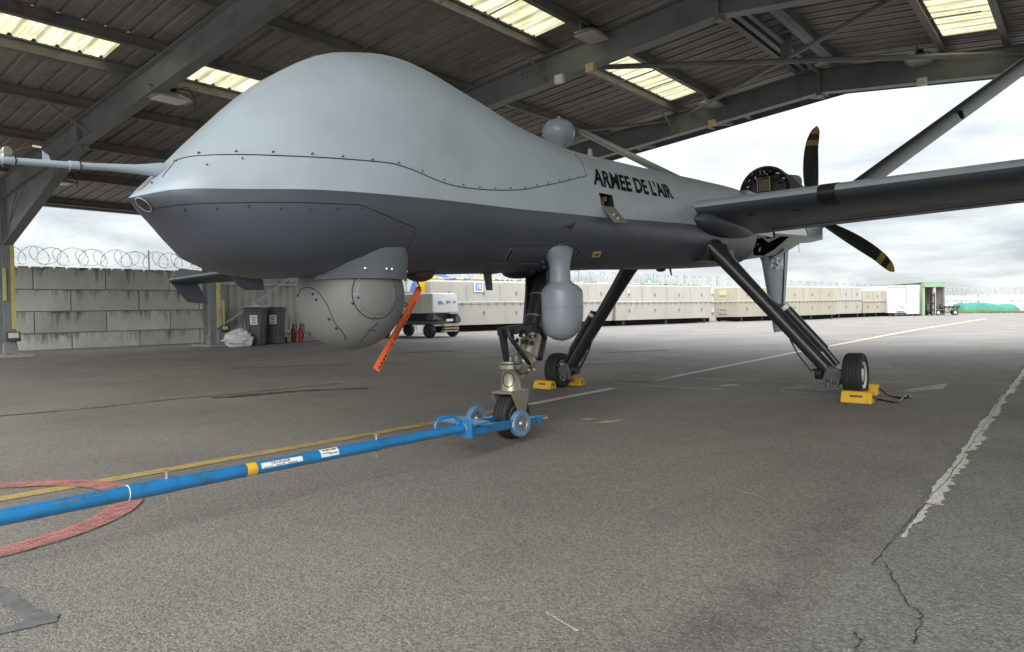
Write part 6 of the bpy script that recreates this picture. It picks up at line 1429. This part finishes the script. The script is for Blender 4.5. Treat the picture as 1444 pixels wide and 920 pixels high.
for p in (on_bar(236, 685), j3+td*0.015):
    m = MB(); m.cyl(p+upz*0.03, p+upz*0.062, 0.008, n=10); m.box(p+upz*0.062, (0.03, 0.014, 0.010)); tb(m, 'pin', M['bare'])
    m = MB(); m.cyl(p-upz*0.04, p-upz*0.062, 0.007, n=8); tb(m, 'pin', M['bare'])
# handle hoop
h0, h1 = on_bar(614, 610), on_bar(646, 604); m = MB(); hz = 0.075
m.tube([h0+upz*0.03, h0+upz*hz*0.75, h0+td*0.02+upz*hz, h0.lerp(h1, .2)+upz*(hz+0.012), h0.lerp(h1, .8)+upz*(hz+0.012), h1-td*0.02+upz*hz, h1+upz*hz*0.75, h1+upz*0.03], 0.0105, n=12); tb(m, 'handle', M['blue'], smooth=60)
# head plate, clevis arms, axle, wheels
m = MB(); m.box(tb1+td*0.0, (0.13, 0.016, 0.12), Matrix((side, td, upz)).transposed()); tb(m, 'head_plate', M['blue'], bevel=0.004)
NW = DM @ WC
def on_side(u, v, k): d = ray(u, v); return EYE+d*((NW+side*k-EYE).dot(side)/d.dot(side))
W1, W2 = on_side(733.5, 597.5, 0.20), on_side(671.5, 590, -0.19); xw = side.copy()
m = MB(); m.box(tb1+td*0.09+upz*0.02-side*0.09, (0.30, 0.17, 0.012), Matrix((side, td, upz)).transposed()); m.box(tb1+td*0.10-upz*0.03-side*0.03, (0.10, 0.17, 0.05), Matrix((side, td, upz)).transposed()); tb(m, 'clevis_plate', M['blue'], bevel=0.003)
NW = DM @ WC
for k in (-1, 1):
    a = tb1+td*0.12+side*(0.0 if k == 1 else -0.19); b = Vector((NW.x, NW.y, 0.135))+td*0.10+side*k*0.115; a.z = 0.19; m = MB(); m.beam(a, b, 0.045, 0.055); arm = tb(m, 'clamp_arm', M['blue'], bevel=0.004)
    if k == 1:
        m = MB(); c = a.lerp(b, 0.62)+side*0.0245; m.box(c, (0.002, 0.12, 0.04), Matrix((side, (b-a).normalized(), (side.cross((b-a).normalized())).normalized())).transposed()); tb(m, 'label', M['white'], smooth=0)
        m = MB(); m.cyl(b+td*0.02, b+td*0.10, 0.013, n=12); m.box(b+td*0.06, (0.05, 0.03, 0.05)); tb(m, 'clamp_screw', M['blue']); m = MB(); m.cyl(b+td*0.10, b+td*0.15, 0.022, n=16); tb(m, 'clamp_knob', M['bare'])
WW1 = Vector((NW.x, NW.y, 0.115))-td*0.03+side*0.185; WW2 = W2
for c in (W1, W2):
    m = MB(); r = 0.092; hw = 0.024
    m.lathe([(r*.58, -hw*.9), (r*.9, -hw), (r, -hw*.6), (r, hw*.6), (r*.9, hw), (r*.58, hw*.9), (r*.58, -hw*.9)], c, xw, 36, caps=False); wl = tb(m, 'wheel', M['bluerubber'], smooth=40)
    m = MB(); m.lathe([(0.010, -hw*1.2), (0.018, -hw*1.2), (r*.3, -hw*.6), (r*.5, -hw*.6), (r*.585, -hw*.92), (r*.585, hw*.92), (r*.5, hw*.6), (r*.3, hw*.6), (0.018, hw*1.2), (0.010, hw*1.2)], c, xw, 28); o = m.build('hub', M['steel'], wl, smooth=35); o.parent = wl
    m = MB()
    for k in range(5): a = 2*PI*k/5; x = xw.orthogonal().normalized(); z = xw.cross(x); p = c+(x*math.cos(a)+z*math.sin(a))*r*0.42; m.cyl(p-xw*hw*0.9, p+xw*hw*0.9, 0.006, n=6)
    o = m.build('hub_bolts', M['bare'], wl, smooth=0)
m = MB(); m.cyl(W2, W1-xw*0.02, 0.010, n=10); 
# axle runs in two stubs so that it clears the tyre
m = MB(); m.cyl(W1, W1-xw*0.09, 0.011, n=10); tb(m, 'axle_stub', M['steel']); m = MB(); m.cyl(W2, W2+xw*0.10, 0.011, n=10); tb(m, 'axle_stub', M['steel'])

# ================================================================== CHOCKS
def chock(label, c, length, dpt, h, yaw, mirror=False):
    t = thing('wheel_chock', label, 'chock', (c.x, c.y, zg(c.x, c.y)), 'yellow wheel chocks', Matrix.Rotation(yaw, 4, 'Z'))
    L2 = length/2; D2 = dpt/2; m = MB(); prof = [(-D2, 0.002), (D2, 0.002), (D2*0.96, h*0.32), (D2*0.45, h), (-D2*0.45, h), (-D2*0.96, h*0.32)]
    m.prism([Vector((-L2, y, z)) for y, z in prof], (2*L2, 0, 0)); b = m.build('body', M['yellow'], t, bevel=0.006)
    m = MB(); m.box((0, -D2*0.66, h*0.56), (length*0.42, 0.028, 0.022), Matrix.Rotation(-0.9, 3, 'X')); m.build('grip', M['bronze'], t, bevel=0.008)
    m = MB(); m.cyl((L2-0.005, 0, h*0.55), (L2+0.006, 0, h*0.55), 0.014, n=12); m.build('rope_hole', M['black'], t)
nw_, fw_ = DM @ Vector((1.69, 5.93, 0)), DM @ Vector((-1.69, 5.83, 0)); cy = math.radians(2)
cn = gr(1206, 569.5); cn2 = gr(1230, 561.5); cf = gr(762, 549); cf2 = gr(803, 545)
chock('yellow rubber chock before the right main wheel, nearest the camera', cn + Vector((0, 0.075, 0)), 0.255, 0.15, 0.105, cy)
chock('yellow rubber chock behind the right main wheel, roped', Vector((cn.x-0.10, nw_.y+0.235, 0)), 0.255, 0.15, 0.105, cy)
chock('yellow rubber chock before the far main wheel', cf + Vector((0.01, 0.075, 0)), 0.255, 0.15, 0.10, cy)
chock('yellow rubber chock behind the far main wheel', Vector((fw_.x+0.05, fw_.y+0.24, 0)), 0.255, 0.15, 0.10, cy)
rp = [Vector((cn.x+0.04, nw_.y+0.235, 0.06+zg(-1.7, 8)))] + [gr(u, v, 0.008) for u, v in smoothpx([(1250, 556), (1262, 560), (1276, 561.5), (1284, 560), (1280, 557.5), (1273, 562), (1268, 566.5), (1258, 567), (1240, 563)])] + [Vector((cn.x+0.14, cn.y+0.09, 0.055+zg(-1.7, 8)))]
m = MB(); m.tube(rp, 0.008, n=6); tag(m.build('chock_rope', M['black'], None), 'thin black rope joining the two chocks of the right main wheel', 'rope')

# ================================================================== ORANGE WARNING RIBBON
rib = [(591.5, 404), (588, 414), (582, 427), (574, 443), (564, 460), (553, 480), (542, 500), (530, 522)]
fl_ = thing('warning_ribbon', 'orange warning ribbon hanging from the belly behind the sensor turret', 'ribbon', DM @ pl(591, 404, 0.12))
finv = fl_.matrix_world.inverted() if False else Matrix.Translation(-(DM @ pl(591, 404, 0.12)))
C_ = [DM @ pl(u, v, 0.12) for u, v in smoothpx(rib)]; view = (EYE-C_[0]).normalized(); top_l = []; 
rings = []; W_ = 0.0215
Rg = []
for i, p in enumerate(C_):
    t = (C_[min(i+1, len(C_)-1)]-C_[max(i-1, 0)]).normalized(); wd_ = t.cross(Vector((0.75, -0.55, 0.15))).normalized(); wd_ = wd_ if wd_.dot(_rt) > 0 else -wd_
    k = i/(len(C_)-1); tw = 0.5*math.sin(k*2.2); nn = wd_.cross(t); wd_ = (wd_*math.cos(tw)+nn*math.sin(tw)).normalized(); nn = wd_.cross(t).normalized(); w2 = W_*(0.62 if i < 2 else 1)
    Rg.append((p, wd_*w2, nn)); rings.append([p-wd_*w2+nn*0.0012, p+wd_*w2+nn*0.0012, p+wd_*w2-nn*0.0012, p-wd_*w2-nn*0.0012])
m = MB(); m.loft(rings); o = m.build('ribbon', M['orange'], None, smooth=30); o.parent = fl_; o.matrix_parent_inverse = finv
vs, fs, _ = text_mesh('REMOVE BEFORE FLIGHT'); vs, fs = subdiv(vs, fs, 4); m = MB(); P = []
for x, y in vs:
    f = (0.97-0.72*x)*(len(C_)-1); i = int(min(f, len(C_)-2)); k = f-i; p = Rg[i][0].lerp(Rg[i+1][0], k); w = Rg[i][1].lerp(Rg[i+1][1], k); n_ = Rg[i][2]; n_ = n_ if n_.dot(EYE-p) > 0 else -n_; P.append(p+w*(0.86-0.62*y)+n_*0.0028)
m.add(P, fs); o = m.build('ribbon_print', M['ink'], None, smooth=0, fix=False); o.parent = fl_; o.matrix_parent_inverse = finv
p0 = DM @ pl(584, 388, 0.12); m = MB(); m.tube([p0+Vector((0, 0, 0.03)), p0, DM @ pl(587.5, 396, 0.12), C_[0]], 0.0045, n=6); o = m.build('cord', M['black'], None); o.parent = fl_; o.matrix_parent_inverse = finv
pe = C_[2]; m = MB(); n_ = Rg[2][2]; n_ = n_ if n_.dot(EYE-pe) > 0 else -n_; x = n_.orthogonal().normalized(); z = n_.cross(x); m.tube([pe+n_*0.003+(x*math.cos(2*PI*i/14)+z*math.sin(2*PI*i/14))*0.010 for i in range(14)], 0.0035, n=5, closed=True); o = m.build('eyelet', M['black'], None); o.parent = fl_; o.matrix_parent_inverse = finv
